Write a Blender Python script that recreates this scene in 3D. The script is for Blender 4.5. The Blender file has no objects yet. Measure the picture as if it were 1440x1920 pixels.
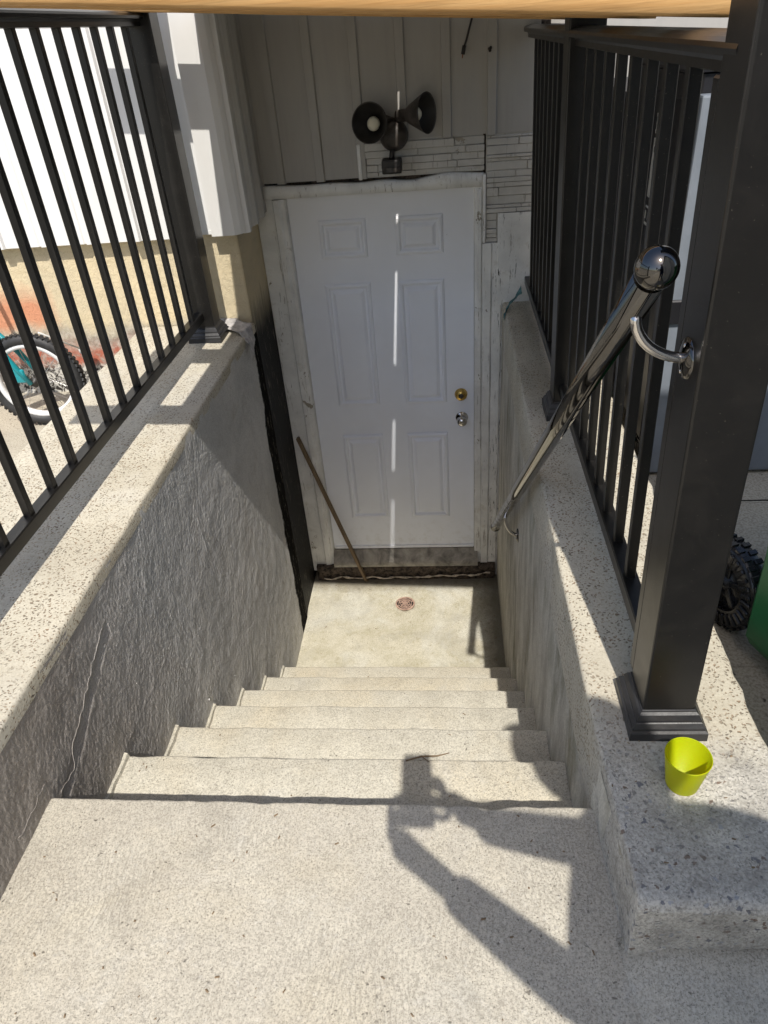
import bpy, bmesh, math, random
from mathutils import Vector, Matrix, noise as mn
R = math.radians
random.seed(7)
sc = bpy.context.scene
C = bpy.data.collections.new("place"); sc.collection.children.link(C)

# ------------------------------------------------------------------ camera, sky, sun, exposure
def basis(pitch, yaw, roll):
    f = Vector((math.sin(yaw)*math.cos(pitch), math.cos(yaw)*math.cos(pitch), -math.sin(pitch)))
    r = Vector((math.cos(yaw), -math.sin(yaw), 0)); u = r.cross(f)
    return f, r*math.cos(roll)+u*math.sin(roll), -r*math.sin(roll)+u*math.cos(roll)
CF, CR, CU = basis(0.5976, -0.1167, -0.0863)
CAM = Vector((0.7305, -3.4609, 2.8495))
cd = bpy.data.cameras.new("camera"); cam = bpy.data.objects.new("camera", cd); C.objects.link(cam)
cd.sensor_fit = 'VERTICAL'; cd.sensor_height = 24; cd.sensor_width = 18; cd.lens = 24*1331.83/1920
cd.clip_start = .01; cd.clip_end = 500
m4 = Matrix((CR, CU, -CF)).transposed().to_4x4(); m4.translation = CAM
cam.matrix_world = m4; sc.camera = cam

SUN_EL, SUN_AZ = R(53.7), R(5.1)          # light travels forward (+y), a little to the left
S = Vector((-math.sin(SUN_AZ)*math.cos(SUN_EL), math.cos(SUN_AZ)*math.cos(SUN_EL), -math.sin(SUN_EL)))
w = bpy.data.worlds.new("World"); sc.world = w; w.use_nodes = True
nt = w.node_tree; sky = nt.nodes.new("ShaderNodeTexSky"); sky.sky_type = 'NISHITA'; sky.sun_disc = False
sky.sun_elevation = SUN_EL; sky.sun_rotation = math.atan2(-S.x, -S.y)
sky.dust_density = 1.8; sky.ozone_density = .8; bg = nt.nodes["Background"]; bg.inputs[1].default_value = .15
nt.links.new(sky.outputs[0], bg.inputs[0])
sl = bpy.data.lights.new("sun", 'SUN'); sl.energy = 4.0; sl.angle = R(.53); sl.color = (1, .95, .87)
so = bpy.data.objects.new("sun", sl); C.objects.link(so); so.rotation_euler = S.to_track_quat('-Z', 'Y').to_euler(); so.location = (0, -8, 10)
vs = sc.view_settings; vs.view_transform = 'Standard'; vs.look = 'None'; vs.gamma = 1; vs.exposure = .34; vs.use_curve_mapping = False
sc.cycles.max_bounces = 8; sc.cycles.diffuse_bounces = 5; sc.cycles.glossy_bounces = 4; sc.cycles.sample_clamp_indirect = 6

# ------------------------------------------------------------------ materials
class N:
    def __init__(s, name):
        s.m = bpy.data.materials.new(name); s.m.use_nodes = True; s.t = s.m.node_tree
        s.b = s.t.nodes["Principled BSDF"]; s.p = s.t.nodes.new("ShaderNodeNewGeometry").outputs["Position"]
    def nd(s, k, **kw):
        n = s.t.nodes.new("ShaderNode"+k)
        for a, v in kw.items(): setattr(n, a, v)
        return n
    def put(s, n, i, v):
        if v is None: return
        if isinstance(v, bpy.types.NodeSocket): s.t.links.new(v, n.inputs[i])
        else: n.inputs[i].default_value = (*v, 1) if isinstance(v, tuple) and len(v) == 3 and n.inputs[i].type == 'RGBA' else v
    def map(s, sc_=(1, 1, 1), rot=(0, 0, 0), v=None, loc=(0, 0, 0)):
        n = s.nd("Mapping"); s.put(n, 0, v or s.p); n.inputs[1].default_value = loc; n.inputs[2].default_value = rot; n.inputs[3].default_value = sc_; return n.outputs[0]
    def noise(s, sc_, det=4, rough=.55, dist=0, v=None, col=False):
        n = s.nd("TexNoise"); s.put(n, "Vector", v or s.p); s.put(n, "Scale", sc_); s.put(n, "Detail", det); s.put(n, "Roughness", rough); s.put(n, "Distortion", dist)
        return n.outputs[1 if col else 0]
    def vor(s, sc_, feat='F1', v=None, out="Distance", rnd=1.):
        n = s.nd("TexVoronoi", feature=feat); s.put(n, "Vector", v or s.p); s.put(n, "Scale", sc_); s.put(n, "Randomness", rnd); return n.outputs[out]
    def wave(s, sc_, dist, dsc, v=None, dirn='X', det=2):
        n = s.nd("TexWave", bands_direction=dirn); s.put(n, "Vector", v or s.p); s.put(n, "Scale", sc_); s.put(n, "Distortion", dist); s.put(n, "Detail", det); s.put(n, "Detail Scale", dsc)
        return n.outputs["Fac"]
    def rng(s, x, a, b, c=0., d=1.):
        n = s.nd("MapRange"); n.clamp = True; s.put(n, 0, x)
        for i, q in enumerate((a, b, c, d)): s.put(n, i+1, float(q))
        return n.outputs[0]
    def op(s, o, a, b=None, c=None):
        n = s.nd("Math", operation=o); s.put(n, 0, a)
        if b is not None: s.put(n, 1, b)
        if c is not None: s.put(n, 2, c)
        return n.outputs[0]
    def mix(s, f, a, b, mode='MIX'):
        n = s.nd("Mix", data_type='RGBA', blend_type=mode); s.put(n, 0, f); s.put(n, 6, a); s.put(n, 7, b); return n.outputs[2]
    def xyz(s):
        n = s.nd("SeparateXYZ"); s.put(n, 0, s.p); return n.outputs
    def vadd(s, a, b, sc_):
        n = s.nd("VectorMath", operation='MULTIPLY_ADD'); s.put(n, 0, b); n.inputs[1].default_value = sc_; s.put(n, 2, a); return n.outputs[0]
    def bump(s, h, st=.5, d=.002, nrm=None):
        n = s.nd("Bump"); s.put(n, "Height", h); n.inputs["Strength"].default_value = st; n.inputs["Distance"].default_value = d
        if nrm: s.put(n, "Normal", nrm)
        return n.outputs[0]
    def out(s, col=None, rough=None, nrm=None, metal=None, spec=None, **kw):
        s.put(s.b, "Base Color", col); s.put(s.b, "Roughness", rough); s.put(s.b, "Normal", nrm); s.put(s.b, "Metallic", metal); s.put(s.b, "Specular IOR Level", spec)
        for k, v in kw.items(): s.put(s.b, k.replace('_', ' '), v)
        return s.m

def m_concrete(name, base, dark, warm, waves=False, stain=.5):
    n = N(name)
    big = n.noise(1.7, 5, .6, .6); g1 = n.noise(210, 3, .75); g2 = n.noise(75, 4, .7); mid = n.noise(9, 6, .65, .8)
    c = n.mix(n.rng(mid, .35, .7), base, dark)
    c = n.mix(n.op('MULTIPLY', n.rng(big, .46, .64), stain), c, warm)
    c = n.mix(n.rng(n.noise(4.3, 6, .75, .7), .54, .72, 0, .5), c, tuple(q*.62 for q in dark))
    c = n.mix(n.rng(n.noise(330, 2, .6), .56, .68, 0, .75), c, (.14, .13, .11))
    c = n.mix(n.rng(n.noise(3.1, 5, .7, 1.5), .58, .72, 0, .35), c, (.56, .55, .51))
    c = n.mix(n.rng(g1, .36, .56, .5, 0), c, (.17, .155, .13))
    c = n.mix(n.rng(g2, .57, .72, 0, .3), c, (.66, .64, .59))
    pit = n.rng(n.vor(70, v=n.vadd(n.p, n.noise(60, 2, col=True), (.02, .02, .02))), .10, .2, 1, 0)
    pm = n.op('MULTIPLY', pit, n.rng(n.noise(14, 2), .55, .62))
    c = n.mix(n.op('MULTIPLY', pm, .7), c, (.09, .08, .065))
    c = n.mix(n.rng(n.noise(7.5, 7, .82, .2), .56, .70, 0, .42), c, (.27, .25, .205))
    h = n.op('ADD', n.op('MULTIPLY', g1, .9), n.op('MULTIPLY', g2, 1.1)); h = n.op('SUBTRACT', h, pm)
    if waves:
        v = n.vadd(n.p, n.noise(2.2, 2, col=True), (.22, .1, 0)); wv = n.wave(29, 9, 1.3, v=n.map((1, .55, 1), v=v))
        wm = n.rng(n.noise(2.6, 3, .6, v=n.map((1, 1, 1), loc=(3.1, .7, 0))), .49, .64)
        h = n.op('ADD', h, n.op('MULTIPLY', n.op('MULTIPLY', wv, wm), .5))
        c = n.mix(n.op('MULTIPLY', n.op('MULTIPLY', n.rng(wv, .3, 0), wm), n.rng(g2, .38, .56, .1, .6)), c, (.27, .25, .205))
        fine = n.noise(1, 3, .7, v=n.map((330, 90, 90), rot=(0, 0, .35)))
        c = n.mix(n.rng(fine, .56, .68, 0, .38), c, (.22, .20, .165))
    return n.out(c, .92, n.bump(h, .7, .0014), spec=.2)

SLAB = m_concrete("broomed_concrete", (.58, .54, .45), (.49, .45, .375), (.57, .49, .33), True, .42)
STEP = m_concrete("step_concrete", (.60, .57, .48), (.50, .47, .39), (.60, .52, .37), False, .5)
def m_landing():
    n = N("landing_concrete"); a = n.noise(5, 8, .75, .2); b = n.noise(16, 7, .75, .1); g = n.noise(190, 4, .75); x, y, z = n.xyz()
    c = n.mix(n.rng(a, .38, .62), (.64, .605, .50), (.50, .465, .35)); c = n.mix(n.rng(b, .55, .7, 0, .6), c, (.36, .31, .19))
    c = n.mix(n.rng(n.noise(2.4, 5, .7, 1), .48, .62, 0, .7), c, (.66, .65, .58)); c = n.mix(n.rng(g, .36, .56, .55, 0), c, (.2, .18, .12)); c = n.mix(n.rng(n.noise(55, 5, .75), .54, .66, 0, .45), c, (.27, .24, .15))
    c = n.mix(n.rng(n.noise(3.3, 7, .8, .3, v=n.map((1, 1, 1), loc=(7, 2, 0))), .50, .66, 0, .55), c, (.34, .32, .27)); c = n.mix(n.rng(n.noise(26, 5, .8), .60, .68, 0, .6), c, (.17, .14, .10))
    wall_edge = n.rng(n.op('ADD', y, n.op('MULTIPLY', b, .1)), -.13, -.02); c = n.mix(n.op('MULTIPLY', wall_edge, .75), c, (.10, .085, .065))  # darker along the door wall
    wall_edge = n.rng(n.op('ADD', x, n.op('MULTIPLY', b, .12)), .90, 1.02); c = n.mix(n.op('MULTIPLY', wall_edge, .8), c, (.11, .10, .07))  # darker along the right wall
    sp = n.rng(n.vor(34), .05, .09, 1, 0); c = n.mix(n.op('MULTIPLY', sp, n.rng(n.noise(9), .55, .6)), c, (.12, .10, .07))
    return n.out(c, .9, n.bump(n.op('ADD', g, b), .5, .003), spec=.2)
LAND = m_landing()
def m_curb(name, pit_amt=1., agg=False):
    n = N(name); big = n.noise(4, 5, .65, .6); g = n.noise(170, 3, .7); x, y, z = n.xyz()
    c = n.mix(n.rng(big, .4, .66), (.59, .55, .45), (.50, .46, .37)); c = n.mix(n.rng(g, .38, .55, .28, 0), c, (.25, .2, .13))
    c = n.mix(n.rng(n.noise(2.3, 4), .52, .66, 0, .5), c, (.56, .54, .49))
    v = n.vadd(n.p, n.noise(45, 2, col=True), (.022, .022, .022))
    p1 = n.rng(n.vor(135, v=v), .24, .36, 1, 0); p2 = n.rng(n.vor(60, v=v), .13, .22, 1, 0); pm = n.rng(n.noise(9, 5, .75), .32, .52)
    pits = n.op('MULTIPLY', n.op('MAXIMUM', p1, p2), n.op('MULTIPLY', pm, pit_amt))
    c = n.mix(n.op('MULTIPLY', pits, .8), c, n.mix(n.rng(n.noise(30, 3), .4, .6), (.10, .075, .05), (.22, .13, .065)))
    c = n.mix(n.rng(n.noise(1.6, 6, .75, .8), .50, .68, 0, .45), c, (.33, .30, .245))
    h = n.op('SUBTRACT', n.op('MULTIPLY', g, .6), pits)
    if agg:     # weathered end of the curb where the stones show
        am = n.rng(n.op('ADD', y, n.op('MULTIPLY', n.noise(8, 3), .22)), -2.55, -2.42, 1, 0)
        vv = n.vadd(n.p, n.noise(50, 3, col=True), (.03, .03, .03))
        cell = n.nd("TexVoronoi"); n.put(cell, "Vector", vv); n.put(cell, "Scale", 88.)
        cell2 = n.nd("TexVoronoi"); n.put(cell2, "Vector", vv); n.put(cell2, "Scale", 210.)
        sx = n.nd("SeparateXYZ"); n.put(sx, 0, cell.outputs["Color"]); sy = n.nd("SeparateXYZ"); n.put(sy, 0, cell2.outputs["Color"])
        stone = n.op('MULTIPLY', n.rng(cell.outputs[0], .34, .42, 1, 0), n.rng(sx.outputs[0], .70, .74))
        st2 = n.op('MULTIPLY', n.rng(cell2.outputs[0], .32, .42, 1, 0), n.rng(sy.outputs[0], .55, .6))
        sc1 = n.nd("ValToRGB"); n.put(sc1, 0, sx.outputs[1]); e = sc1.color_ramp; e.interpolation = 'CONSTANT'
        e.elements[0].color = (.12, .125, .15, 1); e.elements[1].position = .35; e.elements[1].color = (.33, .34, .36, 1)
        for p_, q_ in ((.6, (.15, .09, .06, 1)), (.72, (.62, .60, .55, 1)), (.84, (.2, .19, .18, 1))):
            k = e.elements.new(p_); k.color = q_
        base = n.mix(n.rng(g, .35, .6), (.34, .32, .28), (.58, .55, .49))
        a = n.mix(n.op('MULTIPLY', st2, .7), base, n.mix(sy.outputs[1], (.09, .085, .08), (.55, .53, .48))); a = n.mix(n.op('MULTIPLY', stone, .8), a, sc1.outputs[0])
        a = n.mix(n.rng(n.noise(14, 5, .75), .42, .62, 0, .55), a, (.22, .205, .18)); c = n.mix(am, c, a)
    return n.out(c, .9, n.bump(h, .7, .002), spec=.2)
CURB_L = m_curb("pitted_cream_concrete_left", 1.); CURB_R = m_curb("pitted_cream_concrete_right", 1., True)
def m_rough(name, a, b, tar=False, green=False):
    n = N(name); x, y, z = n.xyz()
    w0 = n.vadd(n.p, n.noise(14, 3, .7, col=True), (.0, .02, .02))
    s1 = n.noise(1, 5, .75, .5, v=n.map((60, 150, 40), rot=(.38, 0, 0), v=w0)); s2 = n.noise(1, 5, .75, .5, v=n.map((60, 55, 190), rot=(-.75, 0, 0), v=w0))
    k = n.rng(n.noise(3.2, 3, .6), .42, .6); s = n.op('ADD', n.op('MULTIPLY', s1, n.op('SUBTRACT', 1., k)), n.op('MULTIPLY', s2, k))
    big = n.noise(2.2, 5, .65, .8); g = n.noise(120, 3, .7)
    c = n.mix(n.rng(big, .38, .62), a, b); c = n.mix(n.rng(s, .34, .55, .25, 0), c, (.14, .13, .12)); c = n.mix(n.rng(s, .53, .68, 0, .55), c, (.78, .76, .72)); c = n.mix(n.rng(n.noise(260, 3, .75), .40, .58, .28, 0), c, (.12, .11, .10)); c = n.mix(n.rng(n.noise(6, 6, .75, .5), .54, .7, 0, .35), c, (.36, .32, .27))
    if tar:
        br = n.rng(n.op('ADD', y, n.op('MULTIPLY', big, .8)), -2.1, -1.5, 1, 0); c = n.mix(n.op('MULTIPLY', br, .55), c, (.21, .155, .11))
        c = n.mix(n.rng(n.op('ADD', n.op('ADD', y, n.op('MULTIPLY', n.noise(1, 6, .75, v=n.map((7, 7, 5))), .11)), n.op('MULTIPLY', n.rng(z, 1.2, 1.7), -.05)), -.475, -.462), c, n.mix(n.rng(n.noise(1, 5, .75, v=n.map((70, 70, 14))), .58, .66), (.012, .011, .010), (.22, .20, .16)))
    if green:
        dk = n.rng(n.noise(1, 5, .7, v=n.map((6, 7, 1.3))), .42, .64, 0, .5); c = n.mix(dk, c, (.17, .14, .095))
        gr = n.rng(n.noise(1, 5, .7, v=n.map((5, 5, 1.6), loc=(4, 2, 1))), .5, .66, 0, .5); c = n.mix(gr, c, (.13, .13, .065))
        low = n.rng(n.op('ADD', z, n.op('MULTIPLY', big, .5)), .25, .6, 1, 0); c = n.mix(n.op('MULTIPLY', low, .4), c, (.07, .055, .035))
    return n.out(c, .93, n.bump(n.op('ADD', s, n.op('MULTIPLY', n.noise(230, 4, .8), .5)), .6 if green else .8, .005 if green else .006), spec=.04)
WALL_L = m_rough("rough_mortar", (.80, .79, .77), (.63, .63, .62), tar=True); WALL_R = m_rough("stained_parging", (.80, .77, .68), (.70, .67, .58), green=True)
def m_found():
    n = N("painted_foundation"); x, y, z = n.xyz(); g = n.noise(90, 4, .7); big = n.noise(4, 5, .6, .5); hz = n.noise(1, 4, .6, v=n.map((9, 9, 60)))
    c = n.mix(n.rng(big, .4, .65), (.64, .54, .36), (.57, .49, .34)); c = n.mix(n.rng(hz, .55, .7, 0, .3), c, (.44, .36, .22))
    zz = n.op('ADD', z, n.op('MULTIPLY', n.op('SUBTRACT', n.noise(6, 5, .7), .5), .16)); red = n.op('MULTIPLY', n.rng(n.op('ABSOLUTE', n.op('SUBTRACT', zz, 1.69)), .02, .09, 1, 0), n.rng(x, -.42, -.62))
    mot = n.rng(n.noise(38, 6, .75, 1.), .46, .54); low = n.rng(zz, 1.84, 1.76); out = n.rng(x, -.36, -.42)
    lo = n.op('MULTIPLY', low, n.rng(x, -.1, -.3)); c = n.mix(n.op('MULTIPLY', lo, .8), c, n.mix(n.rng(n.noise(30, 5, .7), .4, .6), (.42, .41, .38), (.20, .185, .17)))
    rr = n.op('MULTIPLY', red, n.rng(n.noise(24, 5, .7), .40, .56, .25, 1)); c = n.mix(n.op('MULTIPLY', rr, .85), c, (.42, .10, .055))
    left = n.op('MULTIPLY', n.rng(x, -1.02, -1.12), n.rng(zz, 1.78, 1.84)); c = n.mix(n.op('MULTIPLY', n.op('MULTIPLY', left, n.rng(zz, 2.03, 1.92)), .7), c, (.58, .17, .08))
    bot = n.rng(zz, 1.66, 1.62); c = n.mix(bot, c, n.mix(mot, (.035, .03, .026), (.55, .53, .48)))
    # black waterproofing on the face beside the door
    zt = n.op('ADD', z, n.op('MULTIPLY', n.noise(1, 4, .7, v=n.map((40, 40, 3.5))), .22)); tm = n.op('MULTIPLY', n.rng(zt, 2.0, 1.82), n.rng(y, -.398, -.392))
    c = n.mix(tm, c, n.mix(n.rng(n.noise(1, 4, .7, v=n.map((70, 70, 12))), .60, .68), (.010, .0095, .009), (.20, .18, .14)))
    return n.out(c, n.rng(tm, 0, 1, .88, .6), n.bump(n.op('ADD', g, n.op('MULTIPLY', mot, .6)), .6, .003), spec=.2)
FOUND = m_found()
def m_simple(name, col, rough=.5, var=.12, nsc=8, metal=0., spec=.5, bump=0., bsc=60, **kw):
    n = N(name); d = tuple(q*(1-var*1.6) for q in col); l = tuple(min(1, q*(1+var)) for q in col)
    c = n.mix(n.rng(n.noise(nsc, 5, .65, .4), .35, .65), l, d); h = n.noise(bsc, 4, .65)
    r = n.rng(n.noise(nsc*2.3, 4, .6), .3, .7, max(0, rough-.06), rough+.08)
    return n.out(c, r, n.bump(h, bump, .002) if bump else None, metal=metal, spec=spec, **kw)
def m_black():
    n = N("black_painted_aluminium"); sc1 = n.noise(1, 3, .6, v=n.map((180, 180, 14))); d = n.noise(14, 6, .7, .6)
    c = n.mix(n.rng(d, .45, .7, 0, .35), (.008, .0075, .007), (.020, .018, .016))
    dirt = n.rng(n.noise(240, 2, .6), .70, .76); c = n.mix(n.op('MULTIPLY', dirt, .35), c, (.28, .25, .2))
    return n.out(c, n.rng(d, .3, .7, .30, .36), n.bump(sc1, .05, .001), spec=.38)
BLACK = m_black()
BLACKP = m_simple("black_plastic_flange", (.022, .022, .024), .42, .25, 12, bump=.15, bsc=150)
CHROME = m_simple("black_chrome", (.12, .115, .11), .055, .05, 12, metal=1.)
STEEL = m_simple("polished_steel", (.62, .60, .58), .12, .05, 12, metal=1.)
BRASS = m_simple("brass", (.62, .42, .12), .28, .2, 60, metal=1., bump=.1)
def m_siding():
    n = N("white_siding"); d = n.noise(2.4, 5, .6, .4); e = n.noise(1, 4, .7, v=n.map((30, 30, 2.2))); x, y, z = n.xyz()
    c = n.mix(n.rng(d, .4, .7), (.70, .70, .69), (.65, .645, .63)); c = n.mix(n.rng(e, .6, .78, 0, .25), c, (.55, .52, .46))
    inn = n.op('MULTIPLY', n.rng(y, -.4, -.05), .62); c = n.mix(inn, c, n.mix(n.rng(e, .4, .65), (.20, .172, .135), (.165, .142, .11)))   # boards darker and browner towards the back of the recess
    return n.out(c, .5, n.bump(n.noise(220, 2), .06, .001), spec=.35)
SIDING = m_siding()
def m_door():
    n = N("white_steel_door"); d = n.noise(2.5, 5, .6, .4); x, y, z = n.xyz()
    c = n.mix(n.rng(d, .35, .7), (.84, .87, .94), (.78, .805, .87)); gr = n.rng(z, 1.7, 2.3, 0, .5); c = n.mix(gr, c, (.66, .62, .54))  # warmer, darker top: the light of the recess put into the colour
    sp = n.rng(n.vor(13), .018, .024, 1, 0); c = n.mix(n.op('MULTIPLY', sp, n.rng(n.noise(6), .52, .56)), c, (.12, .09, .07))
    lo = n.op('MULTIPLY', n.rng(z, .5, .2), n.rng(n.noise(20, 5, .7), .5, .7)); c = n.mix(n.op('MULTIPLY', lo, .3), c, (.35, .31, .24))
    return n.out(c, .42, n.bump(n.noise(60, 3), .05, .001), spec=.4)
DOOR = m_door()
def m_peel(name, crack=.5, base=(.78, .775, .75)):
    n = N(name); x, y, z = n.xyz(); d = n.noise(5, 6, .65, .5); st = n.noise(1, 5, .75, .6, v=n.map((85, 85, 7)))
    c = n.mix(n.rng(d, .4, .66), base, tuple(q*.78 for q in base)); c = n.mix(n.rng(n.noise(11, 6, .8), .58, .68, 0, .4), c, (.46, .42, .34)); c = n.mix(n.rng(n.noise(1, 5, .8, v=n.map((60, 60, 5), loc=(3, 0, 0))), .60, .66, 0, .7), c, (.16, .12, .085))
    cr = n.op('MULTIPLY', n.rng(st, .66-crack*.05, .685-crack*.05), n.rng(n.noise(4.5, 3), .60-crack*.2, .64-crack*.2)); c = n.mix(cr, c, (.035, .028, .022))
    pl = n.op('MULTIPLY', n.rng(n.noise(13, 5, .7, .6), .63, .64), n.rng(n.noise(3, 2), .5, .55)); c = n.mix(pl, c, (.30, .27, .22))
    return n.out(c, .75, n.bump(n.op('SUBTRACT', d, n.op('ADD', cr, pl)), .7, .003), spec=.25)
TRIM = m_peel("old_white_trim_paint", .35); PEEL = m_peel("peeling_white_board", 1.1); STONE = m_peel("white_painted_stone", .25, (.56, .54, .50))
def m_wood(name, a, b, ax=(2.5, 60, 60), rough=.7, k=.02):
    n = N(name); g = n.noise(1, 6, .7, .8, v=n.map(ax)); f = n.noise(1, 3, .6, .2, v=n.map(tuple(q*3 for q in ax))); c = n.mix(n.rng(g, .35, .66), a, b); c = n.mix(n.rng(f, .5, .7, 0, .35), c, tuple(q*.45 for q in b))
    sp = n.rng(n.vor(5), .03, .055, 1, 0); c = n.mix(n.op('MULTIPLY', sp, .7), c, tuple(q*.3 for q in b))
    return n.out(c, rough, n.bump(n.op('ADD', g, f), .35, .0015), spec=.25)
CEDAR = m_wood("new_cedar_timber", (.60, .37, .16), (.46, .25, .09)); OLDWOOD = m_wood("weathered_stick_wood", (.25, .18, .11), (.13, .09, .055), (40, 40, 5))
PLY = m_simple("white_plastic_sheet", (.72, .71, .68), .5, .06, 3)
SILL = m_simple("worn_aluminium_sill", (.30, .28, .245), .55, .35, 12, spec=.4, bump=.3, bsc=40)
ROT = m_simple("rotten_sealant", (.075, .056, .042), .85, .62, 38, bump=1., bsc=50); FOAM = m_simple("old_white_sealant", (.55, .48, .39), .8, .3, 40, bump=.8, bsc=60)
RUBBER = m_simple("tyre_rubber", (.022, .022, .023), .6, .3, 20, bump=.2); RIM = m_simple("silver_rim", (.72, .72, .72), .3, .08, 20, spec=.5)
WPLAS = m_simple("black_wheel_plastic", (.018, .018, .02), .25, .2, 10, bump=.1, bsc=20)
TEAL = m_simple("teal_bike_paint", (.01, .22, .25), .25, .15, 10); GREEN = m_simple("green_bin_plastic", (.015, .13, .045), .38, .2, 4, bump=.12, bsc=90); GREEN.node_tree.nodes["Principled BSDF"].inputs["Specular IOR Level"].default_value = .4
BINBLK = m_simple("black_bin_plastic", (.012, .012, .015), .42, .2, 4, bump=.12, bsc=90); BINGREY = m_simple("blue_grey_bin_plastic", (.20, .225, .26), .35, .15, 3, bump=.15, bsc=70)
def m_lime():
    n = N("lime_translucent_plastic"); x, y, z = n.xyz(); rg = n.op('SINE', n.op('MULTIPLY', z, 1900.)); return n.out((.46, .47, .0005), .5, n.bump(rg, .12, .0006), spec=.22, Subsurface_Weight=.25, Transmission_Weight=.12)
LIME = m_lime()
CLOTH = m_simple("grey_rag_cloth", (.52, .50, .49), .95, .25, 18, spec=.1, bump=.8, bsc=280); TCLOTH = m_simple("teal_cloth", (.13, .24, .25), .95, .3, 25, spec=.1, bump=.8, bsc=280)
LAMPM = m_simple("dirty_bronze_lamp_metal", (.05, .042, .036), .5, .4, 18, bump=.3); DARKIN = m_simple("dark_lamp_lining", (.012, .010, .009), .5, .2); BULB = m_simple("frosted_bulb_glass", (.74, .70, .55), .2, .1, 10)
DRAIN = m_simple("faded_pink_drain_plastic", (.40, .27, .21), .6, .2, 30, bump=.2); HOLE = m_simple("dark_drain_hole", (.01, .009, .008), .9, .1)
CABLE = m_simple("black_cable_rubber", (.02, .018, .016), .5, .1); COPPER = m_simple("copper_ends", (.3, .12, .06), .5, .2)
LABEL = m_simple("white_sticker", (.62, .62, .60), .5, .08, 30); DIGIT = m_simple("white_digit_paint", (.52, .52, .48), .5, .08, 30)
PRINT = m_simple("black_print", (.02, .02, .02), .5, .1)
SKIN = m_simple("skin", (.45, .27, .19), .55, .08, 20, Subsurface_Weight=.1); SHIRT = m_simple("navy_shirt_cloth", (.03, .045, .09), .9, .2, 20, bump=.4); JEANS = m_simple("denim_cloth", (.05, .07, .12), .9, .2, 20, bump=.4); HAIR = m_simple("dark_hair", (.02, .014, .01), .6, .3, 60, bump=.6)
PHONE = m_simple("phone_case", (.02, .02, .022), .3, .05)
def m_ground():
    n = N("driveway_concrete"); big = n.noise(1.3, 5, .65, .6); g = n.noise(150, 3, .7); sp = n.vor(40, v=n.vadd(n.p, n.noise(30, 2, col=True), (.03, .03, .03)))
    c = n.mix(n.rng(big, .4, .65), (.50, .46, .37), (.41, .37, .30)); c = n.mix(n.rng(g, .38, .56, .5, 0), c, (.15, .13, .10)); c = n.mix(n.op('MULTIPLY', n.rng(sp, .12, .22, 1, 0), n.rng(n.noise(9), .5, .6)), c, (.09, .075, .06))
    c = n.mix(n.rng(n.noise(1, 4, .7, v=n.map((3, 40, 1))), .6, .7, 0, .4), c, (.16, .14, .11)); return n.out(c, .92, n.bump(g, .6, .002), spec=.2)
GROUND = m_ground()

# ------------------------------------------------------------------ mesh builders
class B:
    def __init__(s): s.v = []; s.f = []; s.sm = []
    def add(s, vs, fs, smooth=False):
        o = len(s.v); s.v += [tuple(q) for q in vs]; s.f += [tuple(i+o for i in f) for f in fs]; s.sm += [smooth]*len(fs); return s
    def box(s, x0, x1, y0, y1, z0, z1, bev=0., M=None, seg=1):
        bm = bmesh.new(); bmesh.ops.create_cube(bm, size=1)
        for v in bm.verts: v.co = Vector(((x0+x1)/2+v.co.x*(x1-x0), (y0+y1)/2+v.co.y*(y1-y0), (z0+z1)/2+v.co.z*(z1-z0)))
        if bev: bmesh.ops.bevel(bm, geom=bm.edges[:], offset=bev, segments=seg, affect='EDGES', profile=.6)
        if M: bm.transform(M)
        bm.verts.index_update(); s.add([v.co.copy() for v in bm.verts], [[v.index for v in f.verts] for f in bm.faces]); bm.free(); return s
    def loft(s, rings, cap=True, smooth=True, closed=True):
        n = len(rings[0]); vs = [p for r in rings for p in r]; fs = []
        for i in range(len(rings)-1):
            for j in range(n if closed else n-1):
                k = (j+1) % n; fs.append((i*n+j, i*n+k, (i+1)*n+k, (i+1)*n+j))
        if cap: fs.append(tuple(range(n-1, -1, -1))); fs.append(tuple((len(rings)-1)*n+j for j in range(n)))
        s.add(vs, fs, smooth)
        if cap: s.sm[-1] = s.sm[-2] = False
        return s
    def tube(s, pts, rad, n=14, cap=True):
        pts = [Vector(p) for p in pts]; rings = []; rad = rad if isinstance(rad, (list, tuple)) else [rad]*len(pts); up = None
        for i, p in enumerate(pts):
            t = (pts[min(i+1, len(pts)-1)]-pts[max(i-1, 0)]).normalized()
            if up is None: up = t.orthogonal().normalized()
            up = (up-t*up.dot(t)).normalized(); q = t.cross(up)
            rings.append([p+up*math.cos(a)*rad[i]+q*math.sin(a)*rad[i] for a in (2*math.pi*k/n for k in range(n))])
        return s.loft(rings, cap)
    def lathe(s, prof, o, ax=(0, 0, 1), n=32, cap=False):
        ax = Vector(ax).normalized(); u = ax.orthogonal().normalized(); v = ax.cross(u); o = Vector(o)
        return s.loft([[o+ax*h+(u*math.cos(a)+v*math.sin(a))*r for a in (2*math.pi*k/n for k in range(n))] for r, h in prof], cap)
    def extrude_y(s, prof, y0, y1, cap=True, smooth=False):    # prof: (x,z)
        return s.loft([[(x, y, z) for x, z in prof] for y in (y0, y1)], cap, smooth)
    def sphere(s, c, r, n=32, sc_=(1, 1, 1)):
        c = Vector(c); return s.loft([[c+Vector((math.cos(a)*math.sin(t)*r*sc_[0], math.sin(a)*math.sin(t)*r*sc_[1], math.cos(t)*r*sc_[2])) for a in (2*math.pi*k/n for k in range(n))] for t in (math.pi*(.5+i)/(n//2+1) if False else math.pi*max(.004, min(.996, i/(n//2))) for i in range(n//2+1))], True)
def wpos(o):
    v = Vector(o.location)
    while o.parent: o = o.parent; v += Vector(o.location)
    return v
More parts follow.
